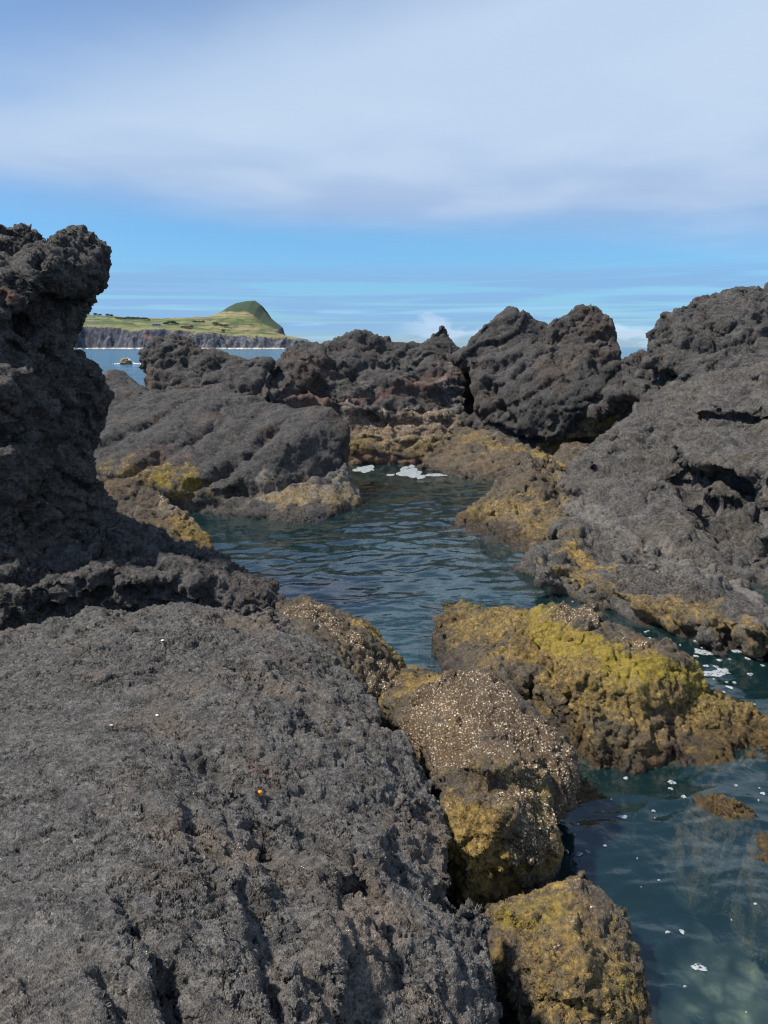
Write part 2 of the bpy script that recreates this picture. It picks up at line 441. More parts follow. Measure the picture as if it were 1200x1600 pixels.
    crk = N.math('ABSOLUTE', N.math('SUBTRACT', N.noise(P, 13, 5, .6, .4), .5)); crg = N.sm(N.noise(P, 2.4, 3), .42, .62)
    h = N.math('SUBTRACT', h, N.math('MULTIPLY', N.math('MULTIPLY', N.sm(crk, .028, .0), crg), .5))
    h = N.math('ADD', h, N.math('MULTIPLY', N.math('ABSOLUTE', N.math('SUBTRACT', g1, .5)), .9))
    pit = N.sm(N.voro(P, 48), .28, .05); pg = N.sm(N.noise(P, 3.0, 2), .45, .6)
    h = N.math('SUBTRACT', h, N.math('MULTIPLY', N.math('MULTIPLY', pit, pg), .20))
    h = N.math('ADD', h, N.math('MULTIPLY', N.math('MULTIPLY', sh, bf), .34))
    if pits:       # gas holes and a broken skin of small crumbs, in patches
        v = N.sm(N.voro(N.vec('ADD', P, N.vec('SCALE', P, .0)), 17), .26, .10); vg = N.sm(N.noise(P, 1.7, 3), .50, .60)
        h = N.math('SUBTRACT', h, N.math('MULTIPLY', N.math('MULTIPLY', v, vg), .65 * pits))
        c2 = N.math('ABSOLUTE', N.math('SUBTRACT', N.noise(P, 3.1, 6, .55, .3), .5)); h = N.math('SUBTRACT', h, N.math('MULTIPLY', N.math('MULTIPLY', N.sm(c2, .010, .0), N.sm(N.noise(P, .9, 2), .48, .56)), .9))
    dp = N.n('ShaderNodeDisplacement'); N.l(h, dp.inputs['Height']); dp.inputs['Midlevel'].default_value = .85; dp.inputs['Scale'].default_value = disp
    N.l(dp.outputs[0], out.inputs['Displacement']); N.l(bs.outputs[0], out.inputs[0])
    m.displacement_method = 'BOTH'
    return m

M_slab = rock_mat('grey_basalt', dark=(.038, .037, .037), light=(.138, .134, .129), brown=(.150, .118, .092), brown_amt=.6, wet_z=.1, disp=.035, pits=1.0)
M_dark = rock_mat('dark_basalt', dark=(.024, .024, .025), light=(.102, .098, .094), brown_amt=.3, disp=.042, cs=.8)
M_far = rock_mat('weathered_basalt', dark=(.024, .0235, .0245), light=(.066, .064, .063), brown=(.088, .060, .042), brown_amt=.5, tide=(.2, .7), tide_amt=.3, disp=.034, cs=.55)
M_shore = rock_mat('shore_basalt', dark=(.026, .026, .026), light=(.108, .102, .096), brown=(.10, .08, .06), brown_amt=.45, wet_z=.12, tide=(.25, .6), tide_amt=.25, disp=.034, cs=.7)
M_tide = rock_mat('tidal_basalt', dark=(.030, .026, .022), light=(.10, .085, .065), brown=(.12, .08, .045), brown_amt=.6, wet_z=.2, tide_amt=.35, tide=(.5, 1.0), disp=.022, speck=.3)

# ------------------------------------------------------------------ rocks
CHUNKS = {
    'lava_slab': [(26, .30, lambda p: p.x > -.9 and p.y < 6.2 and p.x > .15 - p.y * .22 and (p.y > 3.2 or p.x < .02), .10, .35), (90, .13, lambda p: p.x > -.7 and p.x > .25 - p.y * .22 and (p.y > 3.2 or p.x < .12), .25, .5)],
    'dark_boulder': [(40, .5, None, .22, .35), (60, .22, None, .3, .5)],
    'lava_pillar': [(30, .42, lambda p: p.x < -3.9, .12, .5), (120, .2, None, .12, .6)],
    'barnacled_rock': [(14, .4, None, .15, .35)],
    'lava_outcrop': [(14, .9, lambda p: p.x < -1.9, .06, .28), (24, .35, lambda p: p.x < -1.2, .10, .35)],
    'lava_ridge': [(22, .7, None, .15, .35), (30, .32, None, .2, .4)],
    'lava_crag': [(50, .9, None, .17, .32), (80, .4, None, .25, .4)],
    'lava_boulder': [(26, 1.0, None, .12, .35), (36, .45, None, .2, .45)],
    'reddish_rock': [(20, .5, None, .15, .35)],
    'right_outcrop': [(36, .9, None, .18, .35), (70, .36, None, .3, .5)],
    'shore_slope': [(110, .8, None, .26, .3), (110, .36, None, .25, .4)],
    'ochre_spur': [(26, .5, None, .17, .35), (30, .22, None, .25, .4)],
    'weedy_boulder': [(26, .34, lambda p: p.x > 1.6, .06, .35), (30, .13, None, .1, .45)],
    'barnacle_boulder': [(12, .28, None, .12, .4), (26, .11, None, .25, .5)],
    'crusted_rock': [(12, .25, None, .14, .35), (20, .11, None, .25, .5)],
    'brown_boulder': [(10, .26, None, .10, .4), (16, .10, None, .2, .5)],
}
# the grey slab the viewer stands on
rock('lava_slab', 'broad dark grey lava slab filling the lower left foreground', [
    lobe([W(-5, -1.5, 1.2), W(-1, -1.8, 1.35), W(0, -1.2, 1.1), B(-60, 1600, 1.38), B(200, 1600, 1.40), B(430, 1600, 1.30), B(530, 1560, 1.10),
          B(0, 1300, 1.24), B(230, 1300, 1.24), B(400, 1300, 1.08), B(520, 1350, .98), W(-4.5, 2, 1.0), W(-4.2, 4.4, .8), B(0, 1130, 1.05), B(200, 1100, 1.03)], down=-.8),
    lobe([B(-40, 1000, .82), B(60, 975, .84), B(200, 950, .86), B(330, 945, .84), B(430, 942, .80), B(500, 1010, .68), B(575, 1080, .62), B(0, 1130, 1.03), B(200, 1110, 1.02),
          B(360, 1150, .98), B(480, 1180, .88), B(600, 1170, .62), W(-4.4, 5.6, .5), W(-4, 3.6, .85)], down=-.8),
    lobe([B(500, 1100, .80), B(620, 1150, .56), B(680, 1215, .50), B(690, 1290, .52), B(712, 1370, .52), B(560, 1330, .92), B(420, 1300, 1.02), B(640, 1420, .74), B(450, 1120, .86)], down=-.8),
    lobe([B(640, 1400, .72), B(734, 1405, .53), B(774, 1425, .50), B(778, 1470, .50), B(742, 1525, .52), B(728, 1570, .52), B(690, 1620, .55), B(600, 1620, .92), B(520, 1400, .98),
          W(.0, 1.2, .9), W(-.1, .2, .8)], down=-.8),
    lobe([B(640, 1500, .74), B(690, 1480, .68), B(712, 1520, .60), B(690, 1560, .66), B(630, 1560, .78)], down=.1),
    lobe([B(300, 1130, 1.0), B(450, 1080, .9), B(560, 1200, .74), B(560, 1330, .86), B(400, 1330, 1.0), B(250, 1300, 1.15), B(320, 1200, 1.06)], down=-.5),
    lobe([B(380, 960, .86), B(425, 945, .88), B(440, 1000, .84), B(400, 1010, .86)], down=.3),
], .017, M_slab, seed=3, big=.07, mid=.042, fine=.022, mid_s=.36, fine_s=.11, strata=((.5, .35, .3), .6, .04), lump=.8,
   carve=[([(20, 1330), (90, 1290), (150, 1270), (230, 1265)], .035, .035), ([(60, 1180), (90, 1240), (80, 1310)], .03, .03), ([(300, 985), (350, 1010), (380, 1050), (440, 1070)], .05, .05), ([(10, 1060), (60, 1030), (100, 1025)], .04, .045),
          ([(560, 1400), (600, 1460), (620, 1540)], .05, .05), ([(130, 1075), (185, 1055), (245, 1040), (265, 1030)], .035, .05),
          ([(195, 1400), (235, 1470), (260, 1500), (290, 1560), (300, 1600)], .06, .10),
          ([(160, 1510), (200, 1560), (220, 1600)], .05, .07),
          ([(290, 1250), (310, 1330), (340, 1400)], .06, .03),
          ([(330, 1190), (400, 1260), (440, 1340), (470, 1440), (490, 1500)], .12, .07),
          ([(380, 1040), (470, 1100), (540, 1180)], .14, .05),
          ([(420, 1250), (500, 1300), (560, 1380)], .10, .04),
          ([(390, 1380), (420, 1480), (450, 1580)], .07, .06),
          ([(470, 1060), (520, 1090)], .12, -.07), ([(560, 1150), (600, 1190)], .12, -.05),
          ([(350, 1060), (420, 1040)], .12, -.05), ([(250, 1250), (280, 1280)], .10, -.04),
          ([(520, 1260), (600, 1330)], .15, -.05), ([(660, 1490), (700, 1530)], .12, -.05)],
   paint=[('red', [(400, 1200), (430, 1220)], .10, .5), ('red', [(430, 1020), (470, 1040)], .2, .42), ('red', [(170, 1060), (240, 1050)], .35, .32), ('red', [(490, 1510)], .06, .6),
          ('red', [(545, 1275), (570, 1290)], .035, .9),
          ('smooth', [(20, 1200), (160, 1350)], 1.0, 1.0), ('smooth', [(60, 1060), (260, 1130)], .9, .85), ('smooth', [(60, 1480)], .5, .8), ('smooth', [(270, 1250)], .35, .6)])

rock('dark_boulder', 'dark lava boulder behind the top left rim of the grey slab', [
    lobe([A(-260, 770, 8.5), A(-50, 785, 8.8), A(70, 782, 8.8), A(130, 790, 8.6), A(200, 812, 8.3), A(-200, 960, 6.7), A(0, 930, 6.75), A(130, 900, 6.9), A(210, 880, 7.2)], down=-.6),
    lobe([A(200, 820, 8.6), A(270, 850, 8.5), A(345, 866, 8.2), A(395, 895, 7.9), A(432, 935, 7.2), A(300, 900, 7.0), A(200, 900, 6.9), A(430, 965, 7.0), A(150, 940, 6.9)], down=-.6),
], .028, M_dark, seed=11, big=.08, mid=.10, fine=.04, mid_s=.5, fine_s=.17, strata=((.2, .2, 1), .5, .10),
   carve=[([(0, 905), (90, 880), (160, 860), (250, 850)], .10, .12), ([(60, 960), (170, 925), (250, 920)], .10, .12), ([(250, 880), (270, 930)], .08, .08), ([(20, 830), (100, 820)], .15, -.08)],
   paint=[('red', [(60, 820), (100, 800)], .25, .35)])

rock('lava_pillar', 'tall ragged black lava pillar leaning over at the left edge', [
    lobe([A(-300, 320, 8.0), A(0, 350, 8.3), A(-20, 352, 8.3), A(45, 350, 8.3), A(68, 368, 8.3), A(85, 400, 8.0), A(60, 470, 7.6), A(-50, 520, 7.4), A(-260, 520, 7.2), A(60, 440, 7.6)], back=1.5),
    lobe([A(60, 385, 8.2), A(105, 366, 8.5), A(148, 362, 8.6), A(162, 390, 8.6), A(162, 440, 8.6), A(140, 462, 8.6), A(115, 490, 8.5), A(60, 470, 7.8), A(70, 430, 7.8), A(110, 400, 8.1)], back=.9),
    lobe([A(40, 440, 7.9), A(125, 470, 8.5), A(126, 500, 8.5), A(108, 520, 8.4), A(90, 560, 8.1), A(-60, 560, 7.5), A(-60, 440, 7.5)], back=1.3),
    lobe([A(-260, 500, 7.2), A(60, 520, 7.7), A(110, 530, 8.2), A(150, 562, 8.4), A(172, 595, 8.4), A(168, 640, 8.3), A(150, 690, 8.1), A(60, 720, 7.3), A(-60, 700, 7.0), A(40, 600, 7.4), A(-260, 720, 6.8)], back=1.5),
    lobe([A(-260, 660, 6.9), A(20, 680, 7.2), A(150, 680, 8.1), A(138, 720, 8.1), A(140, 790, 8.2), A(100, 830, 7.8), A(-60, 830, 7.3), A(-260, 830, 6.8)], back=1.6, down=0),
    lobe([A(-20, 352, 8.4), A(20, 342, 8.5), A(50, 345, 8.5), A(62, 362, 8.5), A(30, 400, 8.3)], back=.5),
    lobe([A(100, 368, 8.5), A(110, 356, 8.6), A(120, 362, 8.6), A(115, 390, 8.5)], back=.3),
], .03, M_dark, seed=21, big=.12, mid=.10, fine=.036, mid_s=.42, fine_s=.15, strata=((.3, .1, .9), .6, .13), lump=1.0,
   carve=[([(20, 540), (60, 500), (100, 480)], .15, .10), ([(0, 680), (60, 690), (130, 700)], .12, .12), ([(60, 400), (80, 450)], .12, .12), ([(90, 600), (110, 640), (140, 650)], .1, .08),
          ([(0, 470), (40, 500)], .15, .14), ([(0, 600), (40, 590)], .2, -.1)],
   paint=[('red', [(0, 455), (25, 470)], .16, .9), ('red', [(85, 565), (95, 580)], .12, .45), ('red', [(60, 640), (110, 610)], .3, .2)])

rock('barnacled_rock', 'small grey rock tipped with ochre reaching into the pool below the left pillar', [
    lobe([A(140, 760, 12.2), A(160, 742, 12.2), A(215, 748, 12.2), A(262, 785, 11.9), A(310, 812, 11.7), A(338, 850, 11.35), A(300, 868, 10.8), A(200, 850, 10.4), A(100, 830, 10.6)], down=-.7),
], .04, M_tide, seed=31, big=.05, mid=.07, fine=.03, strata=((.3, .3, .8), .4, .06),
   paint=[('pale', [(250, 790), (310, 825)], .5, .6), ('yellow', [(325, 835), (338, 850)], .35, .75), ('ochre', [(290, 820), (335, 855)], .55, .9), ('barn', [(250, 780), (300, 810)], .3, .5)])

# left outcrop across the pool
rock('lava_outcrop', 'wide sloping dark outcrop on the left bank, its blunt nose overhanging the pool', [
    lobe([A(110, 700, 14.6), A(150, 650, 16.5), A(220, 606, 18.4), A(300, 603, 18.2), A(345, 600, 17.9), A(430, 630, 17), A(480, 650, 16.4), A(420, 750, 14.2), A(300, 770, 13.9), A(140, 735, 13.8)], down=.35),
    lobe([A(380, 640, 16.5), A(470, 640, 16.3), A(520, 635, 16.1), A(543, 660, 16.0), A(542, 700, 15.7), A(515, 725, 15.1), A(420, 752, 14.2), A(330, 765, 13.9), A(300, 700, 15), A(440, 700, 14.7)], back=1.0, down=.45),
    lobe([A(400, 745, 14.2), A(540, 715, 15.4), A(560, 765, 15.1), A(553, 798, 14.4), A(505, 822, 13.2), A(430, 806, 13.3), A(340, 790, 13.8)], down=-.7),
    lobe([A(280, 765, 14.1), A(420, 765, 14.1), A(420, 805, 13.7), A(330, 795, 13.9), A(240, 775, 14.2)], back=1.5, down=-.7),
    lobe([A(130, 604, 19.5), A(176, 574, 20), A(196, 580, 20), A(228, 608, 19.5), A(250, 640, 18), A(130, 660, 17)], down=0),
], .05, M_far, seed=41, big=.11, mid=.03, fine=.017, mid_s=.55, fine_s=.22, elong=.2, strata=((-.6, 0, .75), 1.4, .09), lump=.5,
   carve=[([(150, 700), (230, 665), (290, 625), (330, 605)], .16, .12), ([(205, 735), (300, 690), (350, 660), (400, 640)], .20, .16),
          ([(300, 765), (360, 725), (410, 690), (440, 660)], .22, .2), ([(360, 770), (440, 758), (530, 725)], .18, .2), ([(320, 640), (400, 620)], .2, -.08), ([(240, 790), (400, 790)], .15, .1)],
   paint=[('yellow', [(250, 735), (262, 752)], .35, .62), ('yellow', [(295, 750), (325, 752)], .32, .62), ('ochre', [(150, 728), (230, 735), (300, 760)], .6, .65), ('ochre', [(440, 768), (520, 775), (550, 780)], .6, .62), ('pale', [(430, 765), (500, 770), (550, 765)], .6, .85),
          ('pale', [(490, 745), (545, 735)], .5, .6), ('red', [(200, 740), (260, 710)], .5, .5), ('pale', [(290, 640), (360, 660)], .6, .2)])

rock('lava_ridge', 'low dark ridge with two humps on the skyline, left of centre before the bay', [
    lobe([A(214, 548, 21), A(240, 530, 21.3), A(272, 525, 21.3), A(300, 535, 21.3), A(318, 560, 21), A(300, 600, 20), A(240, 610, 20)], back=1.4),
    lobe([A(225, 570, 20.6), A(300, 545, 21.3), A(350, 549, 21.3), A(405, 558, 21), A(422, 570, 20.8), A(420, 640, 19), A(240, 640, 19), A(330, 570, 20.6), A(235, 600, 20)], back=1.2, down=0),
], .06, M_far, seed=47, big=.12, mid=0.05, fine=0.025, strata=((-.4, .1, .9), .8, .2),
   carve=[([(240, 600), (290, 590), (330, 580), (345, 560)], .2, .18), ([(300, 540), (285, 575)], .15, .1)])

rock('lava_crag', 'broad dark crag at the head of the pool with a small pointed peak', [
    lobe([A(395, 600, 20.8), A(420, 570, 21.3), A(455, 545, 21.8), A(485, 533, 22), A(505, 533, 22), A(510, 560, 21.6), A(490, 610, 20.5), A(420, 625, 19.5)], back=1.5, down=0),
    lobe([A(500, 548, 22.5), A(520, 530, 22.8), A(548, 523, 23), A(570, 531, 23), A(600, 527, 23), A(635, 535, 23), A(660, 538, 23), A(725, 560, 22.6), A(728, 600, 22), A(730, 640, 21.4), A(560, 645, 20.6), A(470, 640, 20.2), A(480, 600, 21)], back=1.8, down=0),
    lobe([A(700, 590, 23.4), A(728, 562, 23.6), A(765, 575, 23.6), A(800, 640, 22.5), A(770, 690, 21.5), A(690, 690, 21.5)], back=1, down=-.3),
    lobe([A(648, 548, 22.6), A(672, 525, 22.8), A(692, 508, 23), A(704, 522, 23), A(722, 548, 22.8), A(722, 600, 22), A(650, 600, 22)], back=.9),
    lobe([A(410, 630, 20.2), A(560, 625, 21), A(560, 690, 20.2), A(470, 690, 19.6)], back=1.4, down=-.4),
    lobe([A(535, 655, 20.8), A(620, 645, 20.8), A(735, 650, 20.8), A(760, 700, 20.2), A(700, 732, 20.2), A(620, 726, 20.1), A(540, 722, 19.9), A(530, 700, 20)], back=1, down=-.7),
], .055, M_far, seed=53, big=.16, mid=0.05, fine=0.022, elong=.2, strata=((.1, .15, .95), 1.0, .22),
   carve=[([(430, 620), (500, 600), (560, 575), (620, 560)], .25, .18), ([(560, 645), (600, 655), (700, 660)], .18, .22), ([(650, 545), (655, 590)], .15, .1), ([(480, 615), (560, 640)], .2, -.1), ([(520, 575), (570, 590)], .25, .12), ([(600, 600), (680, 610)], .25, -.12)],
   paint=[('ochre', [(550, 690), (640, 690), (730, 690)], 1.0, .62), ('ochre', [(600, 660), (720, 650)], .6, .45), ('yellow', [(560, 690), (600, 685)], .4, .36), ('barn', [(560, 670), (640, 665), (700, 670)], .8, .62), ('pale', [(550, 655), (600, 675), (680, 665)], .9, .85), ('pale', [(700, 560), (715, 640)], .5, .6),
          ('red', [(470, 620), (560, 630), (720, 580)], .5, .55), ('pale', [(690, 600), (710, 650)], .4, .7), ('red', [(560, 715), (700, 725)], .3, .7), ('pale', [(570, 600), (585, 620)], .3, .55)])

rock('lava_boulder', 'great twin-topped dark boulder standing on the skyline right of centre', [
    lobe([A(732, 560, 21.5), A(735, 528, 21.6), A(760, 505, 21.6), A(790, 485, 21.7), A(815, 492, 21.7), A(855, 505, 21.6), A(862, 560, 20.8), A(780, 600, 20.6)], back=1.8),
    lobe([A(850, 520, 21), A(868, 492, 21.3), A(912, 474, 21.4), A(935, 478, 21.4), A(955, 500, 21.3), A(960, 540, 21), A(900, 580, 20.2), A(860, 560, 20.4)], back=1.8),
    lobe([A(730, 560, 21.3), A(735, 600, 20.8), A(740, 640, 20.4), A(800, 670, 19.6), A(880, 692, 18.9), A(950, 680, 19), A(980, 640, 19.6), A(982, 580, 20.3), A(958, 530, 20.8), A(860, 540, 20.3), A(840, 620, 19.2), A(900, 620, 19), A(790, 560, 20.6)], back=1.6),
    lobe([A(740, 640, 20.8), A(950, 640, 20.4), A(980, 700, 19.5), A(860, 720, 19), A(760, 700, 20)], back=1.2, down=-.4),
    lobe([A(775, 500, 21.6), A(795, 481, 21.8), A(808, 488, 21.8), A(800, 520, 21.5)], back=.6),
    lobe([A(890, 500, 21.2), A(905, 473, 21.5), A(925, 473, 21.5), A(940, 500, 21.3)], back=.6),
], .055, M_far, seed=61, big=0.16, mid=0.05, fine=0.022, elong=.2, strata=((-.5, .2, .8), 1.1, .18),
   carve=[([(740, 570), (780, 575), (850, 540), (870, 520)], .2, .16), ([(770, 640), (820, 625), (870, 590), (930, 570)], .18, .12), ([(800, 660), (770, 630), (760, 600)], .25, .2), ([(950, 520), (930, 560), (960, 620)], .2, .1), ([(870, 640), (940, 610)], .3, -.1)],
   paint=[('yellow', [(960, 660), (930, 690)], .4, .4), ('ochre', [(970, 650), (900, 690), (860, 700)], .5, .8), ('barn', [(900, 685), (960, 670)], .35, .6)])

rock('reddish_rock', 'low rusty brown rock at the far waterline below the twin-topped boulder', [
    lobe([A(655, 725, 19.2), A(680, 690, 19.8), A(715, 668, 20.2), A(770, 672, 19.9), A(820, 690, 19), A(860, 710, 18.2), A(850, 745, 17.2), A(780, 752, 17.3), A(700, 742, 18.3)], down=-.6),
], .05, M_tide, seed=71, big=.08, mid=.08, fine=.04, strata=((0, .2, .9), .45, .12),
   paint=[('red', [(670, 710), (780, 720), (840, 720)], .9, .30), ('ochre', [(720, 680), (800, 700)], .5, .6), ('pale', [(750, 690), (770, 680)], .25, .6), ('ochre', [(840, 700), (850, 730)], .4, .9)])

rock('round_rock', 'small rounded grey rock with a yellow underside lodged above the right bank', [
    lobe([A(863, 712, 16.6), A(880, 693, 16.9), A(920, 692, 16.9), A(948, 708, 16.6), A(940, 728, 16.1), A(875, 728, 16.1)], back=.8, down=.2),
], .035, M_tide, seed=75, big=.04, mid=.05, fine=.025,
   paint=[('ochre', [(870, 725), (940, 725)], .2, .9), ('barn', [(880, 700), (930, 700)], .25, .5)])

# right bank
rock('right_outcrop', 'high black outcrop with a blunt overhanging head at the right edge of the skyline', [
    lobe([A(1008, 520, 17.2), A(1030, 487, 17.6), A(1080, 465, 17.8), A(1140, 450, 17.8), A(1180, 448, 17.8), A(1260, 470, 17.6), A(1300, 600, 16), A(1200, 560, 15.8), A(1100, 590, 15.8), A(1010, 570, 16.6)], back=2.2),
    lobe([A(985, 590, 17.4), A(978, 560, 17.8), A(1000, 548, 18), A(1040, 560, 17), A(1060, 610, 16.2), A(1000, 640, 16.6)], back=1.2, down=1),
    lobe([A(1000, 600, 16.6), A(1100, 580, 15.8), A(1260, 560, 15.2), A(1300, 640, 14), A(1100, 640, 15), A(1000, 640, 16)], back=2, down=.3),
    lobe([A(1130, 462, 17.5), A(1148, 447, 17.8), A(1178, 447, 17.8), A(1190, 470, 17.5)], back=.8),
], .05, M_dark, seed=81, big=.14, mid=0.06, fine=0.028, strata=((-.2, .3, .9), .9, .22), lump=.8,
   carve=[([(1000, 585), (1050, 600), (1120, 590)], .2, .2), ([(1030, 520), (1100, 540), (1180, 530)], .2, .15), ([(1090, 470), (1120, 510)], .15, .1)])

rock('shore_slope', 'massive grey rock slope running down the right side into the channel, ledges along its foot', [
    lobe([A(875, 735, 14.6), A(905, 722, 14.9), A(960, 702, 15.2), A(985, 650, 16), A(1050, 608, 16), A(1120, 582, 15.4), A(1200, 567, 14.8), A(1400, 562, 14), A(1400, 800, 11.5),
          A(1080, 720, 13), A(1200, 700, 12.8), A(940, 790, 13), A(1000, 760, 13)], back=1.0, down=-.4),
    # lit slab below the long ledge
    lobe([A(870, 738, 14.4), A(945, 722, 14.6), A(1040, 740, 13.2), A(1065, 790, 12.0), A(1120, 845, 10.7), A(1190, 900, 9.6), A(1300, 960, 8.8), A(1300, 980, 8.4), A(1100, 930, 9.2), A(960, 880, 10.4), A(890, 830, 11.8)], down=.1),
    # upper overhanging ledge on the right with its shaded hollow below
    lobe([A(1045, 690, 13.4), A(1090, 672, 13.8), A(1200, 660, 13), A(1400, 650, 12), A(1400, 740, 9.8), A(1200, 742, 10.6), A(1130, 730, 11.4), A(1075, 715, 12.4)], back=1.6),
    lobe([A(1180, 740, 10.8), A(1400, 730, 9.6), A(1400, 900, 9.0), A(1210, 850, 10.0)], back=1.6, down=.4),
    lobe([A(1060, 720, 13.4), A(1400, 720, 10.6), A(1400, 930, 9.2), A(1150, 880, 10.1), A(1060, 800, 12.0)], back=1.2, down=0),
    # foot ledges
    lobe([A(880, 820, 12), A(930, 850, 11.2), A(1000, 885, 10.2), A(1100, 925, 9.3), A(1200, 950, 8.6), A(1350, 980, 8.0), B(1350, 1020, .22), B(1200, 985, .26), B(1100, 965, .26), B(1000, 938, .26), B(920, 905, .26), B(870, 880, .25)], down=-.8, flare=1.0),
    lobe([B(860, 885, .12), B(930, 925, .12), B(1000, 955, .10), B(1100, 985, .10), B(1200, 1000, .08), B(1350, 1025, .05), B(1350, 990, .3), B(1100, 950, .3), B(950, 900, .3)], down=-.8),
    lobe([A(1000, 850, 10.6), A(1060, 850, 10.7), A(1150, 890, 9.8), A(1190, 930, 9.0), A(1100, 915, 9.1), A(1020, 880, 9.9)], back=.4, down=.3),
    lobe([A(985, 640, 16.2), A(1040, 612, 16.2), A(1090, 640, 15), A(1040, 690, 14.2), A(975, 700, 15)], back=.6),
    lobe([A(1100, 600, 15.2), A(1200, 585, 14.4), A(1350, 590, 13.5), A(1350, 660, 12.4), A(1180, 650, 13.2), A(1110, 630, 14.3)], back=.6),
], .036, M_shore, seed=91, big=.14, mid=.035, fine=.024, mid_s=.5, fine_s=.18, elong=.25, strata=((.35, .1, .93), 1.1, .24), lump=.4,
   carve=[([(1075, 745), (1110, 800), (1150, 840), (1200, 875)], .36, .25), ([(1055, 755), (1085, 810), (1130, 850)], .14, .10),
          ([(980, 825), (1040, 860), (1100, 880)], .14, .14), ([(900, 865), (980, 905), (1080, 935), (1200, 955)], .13, .14), ([(880, 760), (900, 820), (930, 860)], .1, .10),
          ([(1000, 680), (1050, 690), (1090, 680)], .2, .15), ([(1140, 610), (1200, 640)], .2, .12), ([(1110, 770), (1200, 800)], .15, .12)],
   paint=[('pale', [(900, 790), (980, 850), (1050, 890)], .7, .62), ('pale', [(1040, 880), (1120, 900), (1200, 940)], .6, .75), ('barn', [(960, 870), (1060, 910)], .4, .32), ('red', [(900, 720), (1000, 730)], .7, .25),
          ('ochre', [(870, 880), (960, 925), (1100, 965), (1200, 985)], .45, .62), ('ochre', [(870, 740), (880, 800)], .3, .6), ('ochre', [(880, 840), (930, 880)], .35, .75)])

rock('ochre_spur', 'ochre and brown spur sloping into the pool from the right bank, reddish at its tip', [
    lobe([A(700, 815, 13.2), A(720, 798, 13.7), A(760, 775, 14.1), A(800, 742, 14.7), A(825, 713, 15.3), A(850, 725, 15.1), A(880, 770, 13.8), A(920, 850, 11.4), A(900, 885, 10.6), A(840, 870, 10.8), A(760, 850, 11.8), A(705, 832, 12.7)], down=-.7),
    lobe([A(840, 715, 16), A(870, 728, 16), A(880, 760, 15), A(850, 770, 14.6), A(820, 735, 15.4)], back=.8, down=0),
], .035, M_tide, seed=97, big=.09, mid=.07, fine=.035, strata=((.5, -.2, .7), .45, .10),
   carve=[([(800, 750), (850, 800), (880, 850)], .12, .08), ([(740, 800), (820, 850)], .12, .06)],
   paint=[('ochre', [(740, 800), (820, 790), (870, 860), (920, 880)], .9, .60), ('yellow', [(735, 795), (745, 805)], .3, .5), ('yellow', [(830, 830), (870, 800)], .4, .25), ('red', [(702, 822), (712, 835)], .25, 1.1),
          ('yellow', [(860, 745)], .3, .5), ('barn', [(850, 870), (900, 880)], .3, .35), ('pale', [(855, 765), (870, 790)], .25, .4)])

# foreground islets
rock('weedy_boulder', 'long boulder covered in bright yellow weed between the two arms of the channel', [
    lobe([B(668, 938, -.02), B(735, 938, .12), B(800, 955, .28), B(850, 965, .42), B(870, 1010, .46), B(800, 1080, .22), B(700, 1060, .10), B(690, 1010, .10), B(672, 975, .0)], down=-.9, flare=1.12),
    lobe([B(835, 955, .60), B(880, 942, .76), B(910, 942, .78), B(950, 975, .72), B(1010, 1000, .66), B(1050, 1022, .60), B(1085, 1040, .48), B(1110, 1085, .28), B(1060, 1130, .16), B(1000, 1190, .02), B(900, 1175, .04), B(860, 1130, .14), B(840, 1060, .36), B(900, 1060, .52), B(980, 1080, .46)], down=-.9, flare=1.12),
    lobe([B(1080, 1060, .36), B(1135, 1100, .22), B(1165, 1130, .14), B(1210, 1125, .13), B(1300, 1150, .05), B(1260, 1175, .02), B(1120, 1200, .0), B(1050, 1200, .0), B(1000, 1195, .0)], down=-.9, flare=1.12),
    lobe([B(835, 1080, .24), B(880, 1150, .10), B(880, 1185, .02), B(930, 1200, .0), B(1000, 1208, -.02), B(1000, 1100, .34)], down=-.9, flare=1.12),
], .018, M_tide, seed=101, big=.09, mid=.045, fine=.022, mid_s=.33, fine_s=.12, strata=((.5, -.5, .4), .5, .075), lump=.5,
   carve=[([(810, 990), (850, 1050), (880, 1120)], .10, .12), ([(790, 1040), (850, 1110), (890, 1160)], .08, .08), ([(920, 1080), (1000, 1120), (1060, 1100)], .12, .05), ([(960, 1160), (1040, 1160)], .12, -.04)],
   paint=[('yellow', [(850, 990), (900, 1000), (950, 1010)], .32, .62), ('yellow', [(960, 1040), (1030, 1050), (1080, 1060)], .28, .66), ('yellow', [(690, 945), (740, 950)], .4, .55), ('yellow', [(820, 960), (860, 955)], .25, .6),
          ('ochre', [(690, 970), (800, 970), (900, 1040), (1100, 1120), (1200, 1160)], .7, .72), ('ochre', [(1020, 1180), (900, 1150)], .5, .55), ('barn', [(880, 950), (920, 955)], .22, .72), ('barn', [(985, 1000), (1030, 1005)], .15, .72), ('barn', [(940, 975)], .12, .5), ('ochre', [(1080, 1170)], .1, 1.2)])

